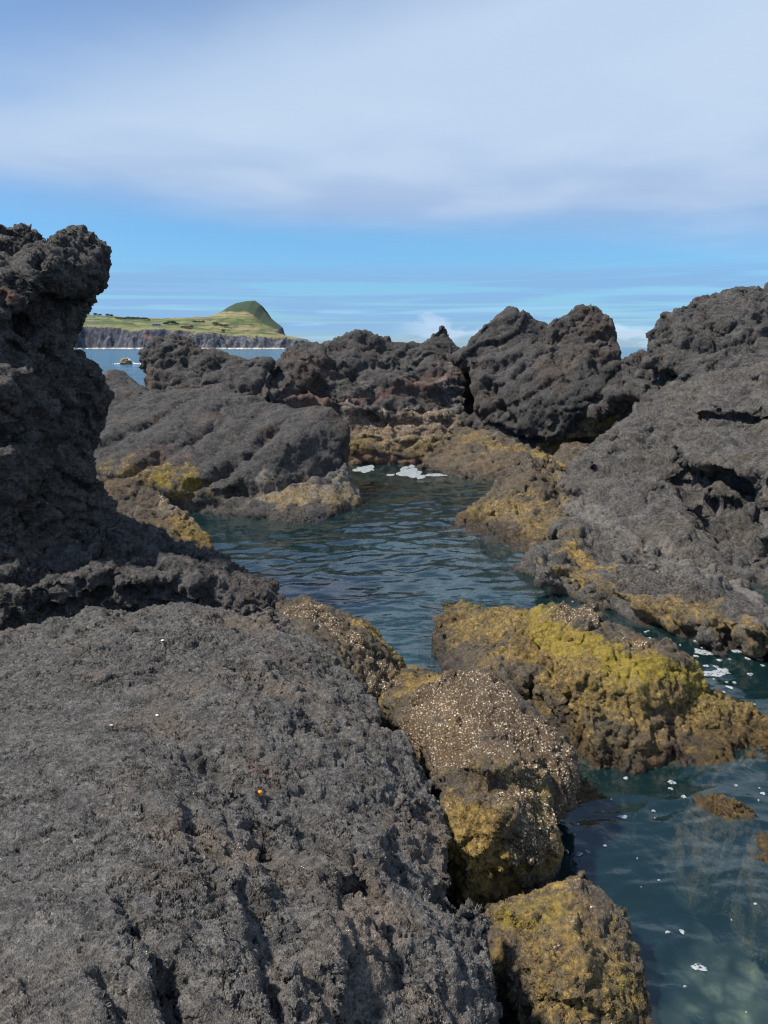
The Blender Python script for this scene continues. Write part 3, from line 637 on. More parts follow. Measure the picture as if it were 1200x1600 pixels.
rock('barnacle_boulder', 'chunky boulder crusted with white barnacles beside the grey slab, ochre at its base', [
    lobe([B(640, 1080, .40), B(690, 1060, .58), B(720, 1050, .68), B(765, 1052, .70), B(800, 1090, .66), B(850, 1130, .58), B(890, 1165, .50), B(896, 1200, .44), B(875, 1235, .40), B(760, 1200, .72), B(700, 1150, .66), B(620, 1120, .44), B(690, 1200, .55)], back=.25, down=.12),
    lobe([B(650, 1150, .55), B(860, 1225, .44), B(855, 1280, .36), B(866, 1330, .24), B(850, 1370, .14), B(780, 1390, .14), B(730, 1360, .3), B(690, 1300, .40), B(700, 1240, .56), B(790, 1260, .60)], back=.4, down=-.05),
    lobe([B(720, 1300, .24), B(830, 1330, .10), B(835, 1375, .02), B(760, 1400, .02), B(700, 1360, .1)], down=-.9),
    lobe([B(600, 1100, .36), B(640, 1056, .34), B(690, 1050, .36), B(700, 1075, .42), B(640, 1110, .40), B(590, 1080, .3)], down=-.9),
], .016, M_tide, seed=111, big=.06, mid=.055, fine=.022, mid_s=.3, fine_s=.10, lump=.9,
   carve=[([(655, 1100), (690, 1070)], .06, .05), ([(700, 1240), (780, 1215), (860, 1230)], .07, .03), ([(800, 1150), (840, 1200)], .08, .03), ([(780, 1380), (850, 1350)], .08, .06)],
   paint=[('barn', [(690, 1080), (760, 1100), (850, 1170), (880, 1200)], .42, 1.0), ('barn', [(740, 1150)], .3, .8), ('ochre', [(700, 1100), (740, 1200), (860, 1220), (800, 1300)], .4, .5), ('barn', [(640, 1130), (720, 1180)], .25, .75), ('barn', [(780, 1240), (840, 1250), (820, 1310)], .22, .78), ('barn', [(700, 1250)], .2, .5),
          ('ochre', [(620, 1080), (680, 1060)], .22, 1.1), ('ochre', [(700, 1280), (760, 1340), (780, 1390)], .35, 1.0), ('ochre', [(850, 1300), (850, 1350)], .15, .8), ('yellow', [(850, 1240), (830, 1260)], .12, .65), ('yellow', [(730, 1220), (740, 1260)], .14, .35),
          ('red', [(740, 1130), (760, 1160)], .2, .45), ('smooth', [(740, 1080)], .06, .9), ('yellow', [(720, 1350)], .2, .4)])

rock('crusted_rock', 'small pale-crusted rock with an ochre flank beside the pool above the barnacle boulder', [
    lobe([B(430, 940, .66), B(480, 930, .66), B(520, 948, .60), B(570, 970, .50), B(590, 1000, .36), B(625, 1030, .14), B(640, 1050, .06), B(610, 1085, .20), B(560, 1080, .44), B(480, 1010, .66), B(560, 1020, .50)], down=-.9),
    lobe([B(600, 1040, .15), B(640, 1046, .1), B(690, 1052, .1), B(690, 1075, .2), B(600, 1090, .3)], down=-.9),
], .018, M_tide, seed=121, big=.05, mid=.05, fine=.022, mid_s=.3, fine_s=.11,
   carve=[([(590, 1085), (640, 1060)], .06, .05)],
   paint=[('barn', [(470, 950), (540, 990), (590, 1040), (600, 1070)], .3, .95), ('ochre', [(560, 975), (600, 1010), (630, 1045)], .22, 1.1), ('ochre', [(480, 940), (540, 955)], .15, .5), ('ochre', [(620, 1060), (680, 1060)], .2, 1.1), ('yellow', [(590, 1000)], .12, .4)])

rock('brown_boulder', 'rounded ochre-brown boulder at the bottom edge right of the grey slab', [
    lobe([B(890, 1362, .34), B(915, 1358, .34), B(950, 1385, .30), B(985, 1440, .24), B(1010, 1500, .16), B(1020, 1560, .08), B(1020, 1640, .02), B(900, 1700, .05), B(850, 1600, .20), B(800, 1520, .26), B(785, 1450, .28), B(790, 1405, .26), B(840, 1390, .28), B(900, 1450, .42), B(920, 1520, .36)], down=-.9),
    lobe([B(760, 1440, .26), B(790, 1400, .24), B(830, 1480, .3), B(790, 1520, .22), B(740, 1500, .1)], down=-.9),
], .014, M_tide, seed=131, big=.05, mid=.045, fine=.018, mid_s=.28, fine_s=.09,
   carve=[([(860, 1420), (870, 1500), (880, 1580)], .05, .02)],
   paint=[('ochre', [(830, 1420), (900, 1480), (960, 1560)], .7, .62), ('yellow', [(950, 1410), (1000, 1500), (980, 1560)], .14, .42), ('yellow', [(800, 1440), (860, 1410)], .14, .5), ('barn', [(900, 1375), (930, 1420), (880, 1480)], .14, .36), ('red', [(1015, 1570)], .1, .5)])

rock('half_sunk_rock', 'small flat brown rock breaking the water near the right edge below the weedy boulder', [
    lobe([B(1075, 1245, -.02), B(1110, 1238, .08), B(1150, 1245, .10), B(1182, 1262, .06), B(1188, 1280, .0), B(1150, 1300, -.03), B(1110, 1290, 0)], down=-.6, flare=1.6),
], .014, M_tide, seed=141, big=.03, mid=.03, fine=.014, mid_s=.2, fine_s=.08,
   paint=[('ochre', [(1100, 1250), (1170, 1280)], 1.6, .62)])
rock('half_sunk_rock', 'little brown rock cut by the right edge of the picture, low in the water', [
    lobe([B(1170, 1302, -.02), B(1200, 1294, .06), B(1260, 1310, .08), B(1250, 1360, 0), B(1195, 1350, .02), B(1180, 1325, .02)], down=-.6, flare=1.6),
], .014, M_tide, seed=143, big=.03, mid=.03, fine=.014, mid_s=.2, fine_s=.08,
   paint=[('ochre', [(1185, 1310), (1198, 1340)], 1.6, .62)])

# ------------------------------------------------------------------ sea bed and water
def grid(x0, x1, y0, y1, nx, ny, zf):
    xs = np.linspace(x0, x1, nx); ys = ny
    X, Y = np.meshgrid(xs, ys); ny_ = len(ys)
    Z = zf(X.ravel(), Y.ravel())
    co = np.stack([X.ravel(), Y.ravel(), Z], 1)
    i = np.arange(nx * (ny_ - 1)).reshape(ny_ - 1, nx)[:, :-1].ravel()
    f = np.stack([i, i + 1, i + nx + 1, i + nx], 1)
    return co, f
def mesh_from(name, co, f):
    me = bpy.data.meshes.new(name)
    me.vertices.add(len(co)); me.vertices.foreach_set('co', np.asarray(co, np.float32).ravel())
    me.loops.add(f.size); me.loops.foreach_set('vertex_index', f.ravel().astype(np.int32))
    k = f.shape[1]; me.polygons.add(len(f)); me.polygons.foreach_set('loop_start', np.arange(0, f.size, k, dtype=np.int32)); me.polygons.foreach_set('loop_total', np.full(len(f), k, np.int32))
    me.update(calc_edges=True); me.validate(); me.polygons.foreach_set('use_smooth', np.ones(len(me.polygons), bool)); return me

def bed_z(x, y):
    p = np.stack([x, y, x * 0], 1)
    shallow = np.exp(-(((x - 2.3) / 2.8) ** 4 + ((y - 3.0) / 2.9) ** 4))       # by the viewer's feet
    shallow2 = np.exp(-(((x + 3.2) / 1.8) ** 2 + ((y - 12.2) / 1.3) ** 2))
    z = -1.9 + 1.1 * shallow + 1.3 * shallow2 + .2 * fbm(p / 1.3, 3, .5, 7)
    f1, f2, hh = worley(p / .42, 77)
    z = z + .16 * (np.sqrt(np.clip(1 - f1 * f1, 0, 1)) - .5)
    f1, f2, hh = worley(p / .16, 78)
    return z + .05 * (np.sqrt(np.clip(1 - f1 * f1, 0, 1)) - .5)
ys = np.concatenate([np.linspace(-3, 8, 420), np.linspace(8.05, 34, 220)])
co, f = grid(-14, 14, 0, 0, 500, ys, bed_z)
m, N = mat_new('sea_bed')
out = N.n('ShaderNodeOutputMaterial'); bs = N.n('ShaderNodeBsdfPrincipled'); P = N.n('ShaderNodeNewGeometry').outputs['Position']
c = N.ramp(N.noise(P, 5, 6, .65, .3), [(.30, (.05, .045, .035)), (.46, (.13, .11, .08)), (.56, (.22, .19, .13)), (.70, (.38, .33, .20))])
c = N.mix(N.sm(N.voro(P, 6), .25, .6, .0, .8), c, (.025, .025, .02))
vc = N.n('ShaderNodeTexVoronoi', feature='SMOOTH_F1'); nz = N.n('ShaderNodeTexNoise'); N.l(P, nz.inputs['Vector']); nz.inputs['Scale'].default_value = 3.5; nz.inputs['Detail'].default_value = 5
N.l(N.vec('ADD', P, N.vec('SCALE', nz.outputs[1], .55)), vc.inputs['Vector']); vc.inputs['Scale'].default_value = 4.5; sc3 = N.n('ShaderNodeSeparateColor'); N.l(vc.outputs['Color'], sc3.inputs[0])
c = N.mix(1.0, c, N.ramp(sc3.outputs[0], [(0, (.35, .35, .35)), (.6, (1, 1, 1)), (1, (1.6, 1.6, 1.2))]), 'MULTIPLY')
N.l(c, bs.inputs[0]); bs.inputs['Roughness'].default_value = .9; N.l(bs.outputs[0], out.inputs[0])
tag(link('sea_bed', mesh_from('sea_bed', co, f), m), kind='structure')

def wave_z(x, y):
    p = np.stack([x, y, x * 0], 1)
    r = np.hypot(x, y)
    a = .014 + .005 * smooth01((r - 5) / 8)
    z = a * (fbm(np.stack([x * .9 + y * .5, y * 1.5 - x * .5, x * 0], 1) / .8, 2, .5, 200))
    w = p + .15 * np.stack([gnoise(p / .5, 210), gnoise(p / .5, 211), x * 0], 1)
    z = z + .55 * a * ridged(np.stack([w[:, 0] * 1.1 + w[:, 1] * .7, w[:, 1] * 2.0 - w[:, 0] * .9, x * 0], 1) / .55, 2, .5, 220)
    z = z + .002 * fbm(p / .11, 2, .5, 230)
    return z - a * .4
def water_mat(name, depth=True):
    m, N = mat_new(name)
    out = N.n('ShaderNodeOutputMaterial'); P = N.n('ShaderNodeNewGeometry').outputs['Position']
    h = N.math('ADD', N.noise(P, 7, 4, .55, .6), N.math('MULTIPLY', N.noise(P, 24, 3, .5), .35))
    bp = N.n('ShaderNodeBump'); bp.inputs['Strength'].default_value = .35; bp.inputs['Distance'].default_value = .012; N.l(h, bp.inputs['Height'])
    fr = N.n('ShaderNodeFresnel'); fr.inputs['IOR'].default_value = 1.6; N.l(bp.outputs[0], fr.inputs['Normal'])
    gl = N.n('ShaderNodeBsdfGlossy'); gl.inputs['Roughness'].default_value = .04; gl.inputs[0].default_value = (1, 1, 1, 1); N.l(bp.outputs[0], gl.inputs['Normal'])
    tr = N.n('ShaderNodeBsdfTransparent'); tr.inputs[0].default_value = (.92, .97, .98, 1)
    mx = N.n('ShaderNodeMixShader'); df = N.n('ShaderNodeBsdfDiffuse'); df.inputs[0].default_value = (.040, .165, .190, 1); m2 = N.n('ShaderNodeMixShader'); m2.inputs[0].default_value = .085; N.l(tr.outputs[0], m2.inputs[1]); N.l(df.outputs[0], m2.inputs[2])
    N.l(fr.outputs[0], mx.inputs[0]); N.l(m2.outputs[0], mx.inputs[1]); N.l(gl.outputs[0], mx.inputs[2])
    N.l(mx.outputs[0], out.inputs[0])
    va = N.n('ShaderNodeVolumeAbsorption'); va.inputs['Color'].default_value = (.46, .69, .77, 1); va.inputs['Density'].default_value = .6
    N.l(va.outputs[0], out.inputs['Volume'])
    return m
ys = np.concatenate([np.linspace(-2.5, 2, 30), np.linspace(2.05, 9, 420), np.linspace(9.03, 30, 360)])
nx = 560
co, f = grid(-13, 13, 0, 0, nx, ys, wave_z)
# close the water body below
ny = len(ys); n0 = len(co)
border = list(range(nx)) + [nx * k + nx - 1 for k in range(1, ny)] + [nx * (ny - 1) + i for i in range(nx - 2, -1, -1)] + [nx * k for k in range(ny - 2, 0, -1)]
bc_ = co[border].copy(); bc_[:, 2] = -3.2
me = bpy.data.meshes.new('water')
V = np.concatenate([co, bc_]); nb = len(border)
sides = np.array([[border[i], n0 + i, n0 + (i + 1) % nb, border[(i + 1) % nb]] for i in range(nb)])
me = mesh_from('water', V, np.concatenate([f, sides]))
bm = bmesh.new(); bm.from_mesh(me); bm.verts.ensure_lookup_table()
bm.faces.new([bm.verts[n0 + i] for i in range(nb)][::-1]); bmesh.ops.recalc_face_normals(bm, faces=bm.faces); bm.to_mesh(me); bm.free()
tag(link('pool_water', me, water_mat('pool_water')), kind='structure')

# open sea
m, N = mat_new('sea')
out = N.n('ShaderNodeOutputMaterial'); bs = N.n('ShaderNodeBsdfPrincipled'); P = N.n('ShaderNodeNewGeometry').outputs['Position']
bs.inputs['Roughness'].default_value = .12; bs.inputs['IOR'].default_value = 1.34
N.l(N.mix(N.noise(P, .02, 3), (.012, .06, .12), (.02, .09, .16)), bs.inputs[0])
h = N.math('ADD', N.noise(P, .5, 6, .6, .5), N.math('MULTIPLY', N.noise(P, .07, 3, .5), 3))
bp = N.n('ShaderNodeBump'); bp.inputs['Strength'].default_value = 1.0; bp.inputs['Distance'].default_value = .8; N.l(h, bp.inputs['Height']); N.l(bp.outputs[0], bs.inputs['Normal'])
N.l(bs.outputs[0], out.inputs[0])
S = 45000
V = np.array([(-S, 30, 0), (S, 30, 0), (S, S, 0), (-S, S, 0), (-S, -400, 0), (-13, -400, 0), (-13, 30, 0), (13, 30, 0), (13, -400, 0), (S, -400, 0)], float); V[:, 2] = -.01
tag(link('sea', mesh_from('sea', V, np.array([(0, 1, 2, 3), (4, 5, 6, 0), (8, 9, 1, 7)])), m), kind='structure')

# ------------------------------------------------------------------ headland across the bay
def px_x(px, Y): return A(px, 520, Y).x
def prof(tab, Y):
    xs = [px_x(p, Y) for p, q in tab]; zs = [A(p, q, Y).z for p, q in tab]
    return np.array(xs), np.array(zs)
TOP = prof([(-200, 500), (60, 500), (115, 504), (160, 505), (200, 511), (250, 508), (300, 514), (350, 518), (400, 521), (440, 525), (466, 526), (480, 529), (500, 531)], 1450)
BACK = prof([(-200, 492), (115, 493), (160, 493), (200, 496), (260, 498), (300, 496), (325, 495.5), (343, 491), (355, 486), (364, 479), (375, 473), (387, 470.5), (400, 470.5), (411, 476), (419, 486), (430, 494), (440, 500), (448, 505), (452, 516), (458, 520), (475, 524), (490, 530)], 1750)
def land_z(x, y):
    p = np.stack([x, y, x * 0], 1)
    wob = 20 * fbm(p / 90, 4, .55, 300)
    s = np.minimum(y - 1440 - wob - 25 * np.exp(-((x + 560) / 60) ** 2), (-112 - .36 * (y - 1450)) - x + wob * .4)
    ht = np.interp(x, *TOP); hb = np.interp(x, *BACK)
    t = smooth01((y - 1490) / 260)
    h = ht * (1 - t) + hb * t - 22 * smooth01((y - 1790) / 250)
    h = h + 1.5 * fbm(p / 40, 3, .5, 310)
    f1, f2, hh = worley(p / 16, 311)
    k = smooth01((s - 2) / 22) * .8 + .2 * smooth01(s / 60)
    rough = smooth01(s / 4) * (1 - smooth01((s - 24) / 10))
    z = -3 + (h + 3) * k + rough * (4 * hh + 3.5 * ridged(p / 16, 3, .5, 312) - 4) * (1 - .6 * smooth01((s - 12) / 12))
    # dry stone walls and terraces step the fields
    return np.where(s < -4, -3, z), s
xs = np.linspace(-1150, -120, 760); ys = np.concatenate([np.linspace(1405, 1560, 170), np.linspace(1562, 2000, 120)])
X, Y = np.meshgrid(xs, ys); lz, ls_ = land_z(X.ravel(), Y.ravel())
i = np.arange(len(xs) * (len(ys) - 1)).reshape(len(ys) - 1, len(xs))[:, :-1].ravel()
f = np.stack([i, i + 1, i + len(xs) + 1, i + len(xs)], 1)
hm = mesh_from('headland', np.stack([X.ravel(), Y.ravel(), lz], 1), f)
m, N = mat_new('headland')
out = N.n('ShaderNodeOutputMaterial'); bs = N.n('ShaderNodeBsdfPrincipled'); g = N.n('ShaderNodeNewGeometry'); P = g.outputs['Position']
sp = N.n('ShaderNodeSeparateXYZ'); N.l(P, sp.inputs[0]); sn = N.n('ShaderNodeSeparateXYZ'); N.l(g.outputs['True Normal'], sn.inputs[0])
cliff = N.mix(N.sm(N.noise(P, .12, 5, .65), .36, .66), (.020, .025, .037), (.095, .10, .125))
cliff = N.mix(N.sm(N.noise(P, .03, 3), .60, .72, 0, .6), cliff, (.30, .12, .07))
cv = N.n('ShaderNodeMapping'); N.l(P, cv.inputs[0]); cv.inputs['Rotation'].default_value = (0, 0, .25); cv.inputs['Scale'].default_value = (.016, .03, .03)
vo = N.n('ShaderNodeTexVoronoi', distance='CHEBYCHEV'); N.l(cv.outputs[0], vo.inputs['Vector']); vo.inputs['Scale'].default_value = 1
sc2 = N.n('ShaderNodeSeparateColor'); N.l(vo.outputs['Color'], sc2.inputs[0])
field = N.ramp(sc2.outputs[0], [(.0, (.045, .08, .02)), (.3, (.085, .125, .032)), (.55, (.15, .15, .055)), (.75, (.055, .085, .025)), (.95, (.22, .17, .09))])
field = N.mix(N.sm(N.noise(P, .035, 5, .6), .48, .58, 0, .9), field, (.035, .06, .02))
tanx = N.math('MULTIPLY', N.sm(sp.outputs[0], -470, -400), N.sm(sp.outputs[2], 58, 70))
terr = N.math('FRACT', N.math('ADD', N.math('MULTIPLY', sp.outputs[2], .16), N.math('MULTIPLY', N.noise(P, .02, 2), 2.0)))
line = N.sm(N.math('ABSOLUTE', N.math('SUBTRACT', terr, .5)), .10, .05)
field = N.mix(N.math('MULTIPLY', tanx, .8), field, N.mix(N.noise(P, .05, 3), (.25, .19, .11), (.17, .16, .07)))
field = N.mix(N.math('MULTIPLY', line, .8), field, (.03, .04, .018))
edge = N.sm(N.math('ADD', N.math('MULTIPLY', N.math('SUBTRACT', sp.outputs[1], 1495), -.02), N.noise(P, .03, 4)), .35, .7)
field = N.mix(N.math('MULTIPLY', edge, .85), field, N.mix(N.noise(P, .08, 4), (.20, .16, .07), (.11, .125, .04)))
cap = N.math('MULTIPLY', N.sm(N.math('ADD', sp.outputs[2], N.math('ADD', N.math('MULTIPLY', N.noise(P, .03, 4), 12), N.math('MULTIPLY', N.sm(sp.outputs[0], -290, -225), 34))), 79, 84), N.sm(sp.outputs[0], -430, -380))
field = N.mix(cap, field, N.mix(N.noise(P, .08, 5), (.012, .032, .014), (.03, .055, .022)))
steep = N.sm(N.math('ADD', N.math('ADD', sn.outputs[2], N.sm(sp.outputs[2], 55, 70, 0, .3)), N.math('MULTIPLY', N.math('SUBTRACT', N.noise(P, .06, 4), .5), .3)), .84, .70)
col = N.mix(steep, field, cliff)
low = N.sm(sp.outputs[2], 3.5, 1.0)
col = N.mix(low, col, N.mix(N.noise(P, .1, 4), (.30, .27, .23), (.45, .42, .38)))
N.l(col, bs.inputs[0]); bs.inputs['Roughness'].default_value = .95; N.l(bs.outputs[0], out.inputs[0])
head = tag(link('headland', hm, m), kind='structure')
hb_ = BVHTree.FromPolygons([tuple(v) for v in mesh_np(hm).tolist()], [tuple(p.vertices) for p in hm.polygons])
def on_land(px, Y):
    x = px_x(px, Y); h = hb_.ray_cast(Vector((x, Y, 400)), Vector((0, 0, -1))); return h[0] if h[0] is not None else Vector((x, Y, 0))

def flat_mat(name, col, rough=.8, n=.0, sc_=3.0):
    m, N = mat_new(name); out = N.n('ShaderNodeOutputMaterial'); bs = N.n('ShaderNodeBsdfPrincipled')
    P = N.n('ShaderNodeTexCoord').outputs['Object']
    N.l(N.mix(N.sm(N.noise(P, sc_, 5, .6), .3, .7), tuple(c * (1 - n) for c in col), tuple(min(1, c * (1 + n)) for c in col)), bs.inputs[0])
    bs.inputs['Roughness'].default_value = rough; N.l(bs.outputs[0], out.inputs[0]); return m
def box(bm, x0, x1, y0, y1, z0, z1):
    v = [bm.verts.new((x, y, z)) for z in (z0, z1) for y in (y0, y1) for x in (x0, x1)]
    for q in ((0, 1, 5, 4), (1, 3, 7, 5), (3, 2, 6, 7), (2, 0, 4, 6), (4, 5, 7, 6), (2, 3, 1, 0)): bm.faces.new([v[i] for i in q])
def bm_obj(name, bm, mat, parent=None, smooth=False):
    me = bpy.data.meshes.new(name); bm.to_mesh(me); bm.free()
    if smooth: me.polygons.foreach_set('use_smooth', np.ones(len(me.polygons), bool))
    return link(name, me, mat, parent)

# trees on the headland: trunk and a crown of leaf clumps
M_trunk = flat_mat('bark', (.10, .08, .06), n=.3); M_leaf = flat_mat('leaves', (.035, .065, .025), n=.5, sc_=.8)
def tree_meshes(seed, w, h):
    rr = random.Random(seed); bm = bmesh.new()
    bmesh.ops.create_cone(bm, segments=6, radius1=.35, radius2=.15, depth=h * .5, matrix=Matrix.Translation((0, 0, h * .25)), cap_ends=True)
    t = bpy.data.meshes.new('trunk'); bm.to_mesh(t); bm.free(); t.materials.append(M_trunk)
    bm = bmesh.new()
    for k in range(420):
        a = rr.uniform(0, 6.283); r = w * .5 * math.sqrt(rr.random()) * rr.uniform(.7, 1.05); z = h * (.35 + .62 * rr.random() * (1 - .55 * (r / w * 2) ** 2))
        c = Vector((r * math.cos(a), r * math.sin(a), z)); s = rr.uniform(.25, .6)
        nrm = Vector((rr.uniform(-1, 1), rr.uniform(-1, 1), rr.uniform(-.2, 1))).normalized(); u = nrm.orthogonal().normalized(); v = nrm.cross(u)
        vs = [bm.verts.new(c + u * s * dx + v * s * dy) for dx, dy in ((-1, -.6), (1, -.5), (.7, .7), (-.8, .6))]; bm.faces.new(vs)
    cr = bpy.data.meshes.new('crown'); bm.to_mesh(cr); bm.free(); cr.materials.append(M_leaf)
    return t, cr
TM = [tree_meshes(1, 9, 6), tree_meshes(2, 6, 5), tree_meshes(3, 13, 6)]
spots = [(132, 1700, 1), (138, 1705, 0), (151, 1720, 0), (158, 1715, 2), (170, 1700, 0), (176, 1705, 0), (186, 1640, 2), (191, 1650, 2), (197, 1645, 0), (203, 1655, 2), (210, 1650, 2), (217, 1645, 2), (224, 1650, 0), (228, 1640, 2), (234, 1640, 1),
         (262, 1570, 0), (267, 1575, 2), (272, 1570, 0), (277, 1560, 2), (259, 1560, 0), (305, 1600, 2), (312, 1600, 2), (318, 1605, 0), (338, 1560, 2), (346, 1555, 0), (352, 1550, 2), (300, 1520, 0), (349, 1500, 1)]
rr = random.Random(9)
for k, (px, Yt, v) in enumerate(spots):
    e = empty('tree', on_land(px, Yt) - Vector((0, 0, .3)), rr.uniform(0, 6)); s = rr.uniform(.8, 1.25); e.scale = (s, s, s)
    tag(e, 'dark green bushy tree among the distant headland fields', 'tree', 'trees on the headland')
    for nm, me_ in (('trunk', TM[v][0]), ('crown', TM[v][1])):
        o = bpy.data.objects.new(nm, me_); COL.objects.link(o); o.parent = e

# two farm buildings
M_w1 = flat_mat('reddish_wall', (.30, .17, .12), n=.15); M_w2 = flat_mat('grey_wall', (.32, .31, .30), n=.1); M_rf = flat_mat('grey_roof', (.12, .12, .13), n=.2); M_op = flat_mat('dark_opening', (.02, .02, .025))
M_pl = flat_mat('pale_plaster', (.6, .56, .5), n=.1)
def house(px, Yh, w, h, wall, roofm, pitched, label, dirn):
    p = on_land(px, Yh); e = empty('farmhouse', (p.x, p.y, p.z - .6), dirn)
    bm = bmesh.new(); box(bm, -w / 2, w / 2, -4, 4, 0, h); bm_obj('wall', bm, wall, e)
    bm = bmesh.new()
    if pitched:
        a = [bm.verts.new(c) for c in ((-w / 2 - .4, -4.5, h), (w / 2 + .4, -4.5, h), (w / 2 + .4, 4.5, h), (-w / 2 - .4, 4.5, h), (-w / 2 - .4, 0, h + 2.6), (w / 2 + .4, 0, h + 2.6))]
        for q in ((0, 1, 5, 4), (2, 3, 4, 5), (1, 2, 5), (3, 0, 4), (3, 2, 1, 0)): bm.faces.new([a[i] for i in q])
    else: box(bm, -w / 2 - .3, w / 2 + .3, -4.3, 4.3, h + .01, h + .5)
    bm_obj('roof', bm, roofm, e)
    for q in np.linspace(-w * .34, w * .34, 3):
        bm = bmesh.new(); box(bm, q - .8, q + .8, -4.08, -3.9, h * .3, h * .78); bm_obj('window', bm, M_op, e)
    tag(e, label, 'house'); return e
house(290.5, 1500, 17, 5.0, M_w1, M_pl, False, 'low reddish house with dark windows near the distant cliff edge', 0)
house(245, 1540, 15, 3.6, M_w2, M_rf, True, 'long grey roofed farmhouse in the distant fields', .3)
for px, hh_, lab in ((146, 13, 'taller of two thin pale poles on the distant headland'), (159.5, 8, 'shorter of two thin pale poles on the distant headland')):
    p = on_land(px, 1560); bm = bmesh.new()
    bmesh.ops.create_cone(bm, segments=8, radius1=.55, radius2=.35, depth=hh_, matrix=Matrix.Translation((0, 0, hh_ / 2)), cap_ends=True)
    bmesh.ops.create_cone(bm, segments=6, radius1=.2, radius2=.2, depth=3, matrix=Matrix.Translation((0, 0, hh_ * .9)) @ Matrix.Rotation(R(90), 4, 'Y'), cap_ends=True)
    o = bm_obj('pole', bm, M_pl); o.location = p - Vector((0, 0, .5)); tag(o, lab, 'pole')

# ------------------------------------------------------------------ foam
m, N = mat_new('foam'); out = N.n('ShaderNodeOutputMaterial'); bs = N.n('ShaderNodeBsdfPrincipled'); P = N.n('ShaderNodeNewGeometry').outputs['Position']
N.l(N.mix(N.noise(P, 60, 4), (.20, .225, .24), (.40, .44, .47)), bs.inputs[0]); bs.inputs['Roughness'].default_value = .6
tr = N.n('ShaderNodeBsdfTransparent'); mx = N.n('ShaderNodeMixShader')
hol = N.math('MULTIPLY', N.sm(N.voro(P, 42), .50, .30), N.sm(N.noise(P, 20, 4, .6), .40, .55))
N.l(N.math('SUBTRACT', .88, N.math('MULTIPLY', hol, .8)), mx.inputs[0]); N.l(tr.outputs[0], mx.inputs[1]); N.l(bs.outputs[0], mx.inputs[2]); N.l(mx.outputs[0], out.inputs[0]); M_foam = m
m, N = mat_new('surf'); out = N.n('ShaderNodeOutputMaterial'); bs = N.n('ShaderNodeBsdfPrincipled')
bs.inputs['Base Color'].default_value = (.8, .82, .83, 1); bs.inputs['Roughness'].default_value = .8; N.l(bs.outputs[0], out.inputs[0]); M_surf = m
# surf along the foot of the cliffs
bm = bmesh.new(); rr = random.Random(3)
cx = np.linspace(-640, -160, 260); prev = None
for x in cx:
    yy = np.linspace(1400, 1520, 60); zz, ss = land_z(np.full(60, x), yy); k = int(np.argmax(ss > -2)); y0 = yy[k]
    wd = rr.uniform(0, 1) ** 5 * 9 * (1.8 if x < -490 else .8); ht = .1 + rr.uniform(0, 1) ** 5 * 1.8
    cur = [bm.verts.new((x, y0 - 2 - wd, .05)), bm.verts.new((x + .5, y0 - wd * .4, ht)), bm.verts.new((x, y0 + 4, .05))]
    if prev:
        for a in (0, 1): bm.faces.new((prev[a], cur[a], cur[a + 1], prev[a + 1]))
    prev = cur
tag(bm_obj('surf_line', bm, M_surf), kind='stuff', cat='surf')

def lump_obj(name, loc, size, mat, seed, amp=.35, fac=1.6, sub=4):
    bm = bmesh.new(); bmesh.ops.create_icosphere(bm, subdivisions=sub, radius=1)
    me = bpy.data.meshes.new(name); bm.to_mesh(me); bm.free(); co = mesh_np(me)
    d = amp * fbm(co * fac, 4, .6, seed); f1, f2, hh = worley(co * fac * 1.3, seed); co = co * (1 + d + amp * .5 * hh)[:, None] * np.array(size)
    set_np(me, co); me.polygons.foreach_set('use_smooth', np.ones(len(me.polygons), bool)); o = link(name, me, mat); o.location = loc; return o
q = B(196, 569, 0)
tag(lump_obj('sea_rock', q + Vector((0, 0, .1)), (1.1, .9, .9), flat_mat('wet_ochre_rock', (.16, .12, .06), n=.4), 5), 'small brown rock out in the bay with a wave breaking over it', 'rock')
bm = bmesh.new(); rr = random.Random(6)
for k in range(260):
    a = rr.gauss(0, 1.1); r = abs(rr.gauss(0, .5)); c = Vector((q.x + a + .2, q.y + 1.0 + rr.gauss(0, .5), max(.02, 1.15 * math.exp(-((a + .3) / .9) ** 2) * rr.random() ** .9)))
    bmesh.ops.create_icosphere(bm, subdivisions=1, radius=rr.uniform(.04, .14), matrix=Matrix.Translation(c))
tag(bm_obj('splash', bm, M_surf, smooth=True), kind='stuff', cat='wave')
# scum and foam rafts floating on the pool
def wz(x, y): return float(wave_z(np.array([x]), np.array([y]))[0])
bm = bmesh.new(); rr = random.Random(12)
def raft(px, py, wpx, hpx):
    c = B(px, py, 0); c2 = B(px + wpx / 2, py, 0); c3 = B(px, py - hpx / 2, 0); a = (c2 - c).length; b = (c3 - c).length
    n = 28; ph = [rr.uniform(0, 6.28) for _ in range(5)]; ring = []
    for i in range(n):
        t = i / n * 6.2832; r = 1 + .16 * math.sin(2 * t + ph[0]) + .15 * math.sin(3 * t + ph[1]) + .12 * math.sin(5 * t + ph[2]) + .08 * math.sin(9 * t + ph[3])
        ring.append((c.x + a * r * math.cos(t), c.y + b * r * math.sin(t)))
    v0 = bm.verts.new((c.x, c.y, wz(c.x, c.y) + .008)); rings = []
    for s in (.35, .7, 1.0):
        rings.append([bm.verts.new((c.x + (x - c.x) * s, c.y + (y - c.y) * s, wz(c.x + (x - c.x) * s, c.y + (y - c.y) * s) + (.008 if s < 1 else .003))) for x, y in ring])
    for i in range(n):
        j = (i + 1) % n; bm.faces.new((v0, rings[0][i], rings[0][j]))
        for k in (0, 1): bm.faces.new((rings[k][i], rings[k + 1][i], rings[k + 1][j], rings[k][j]))
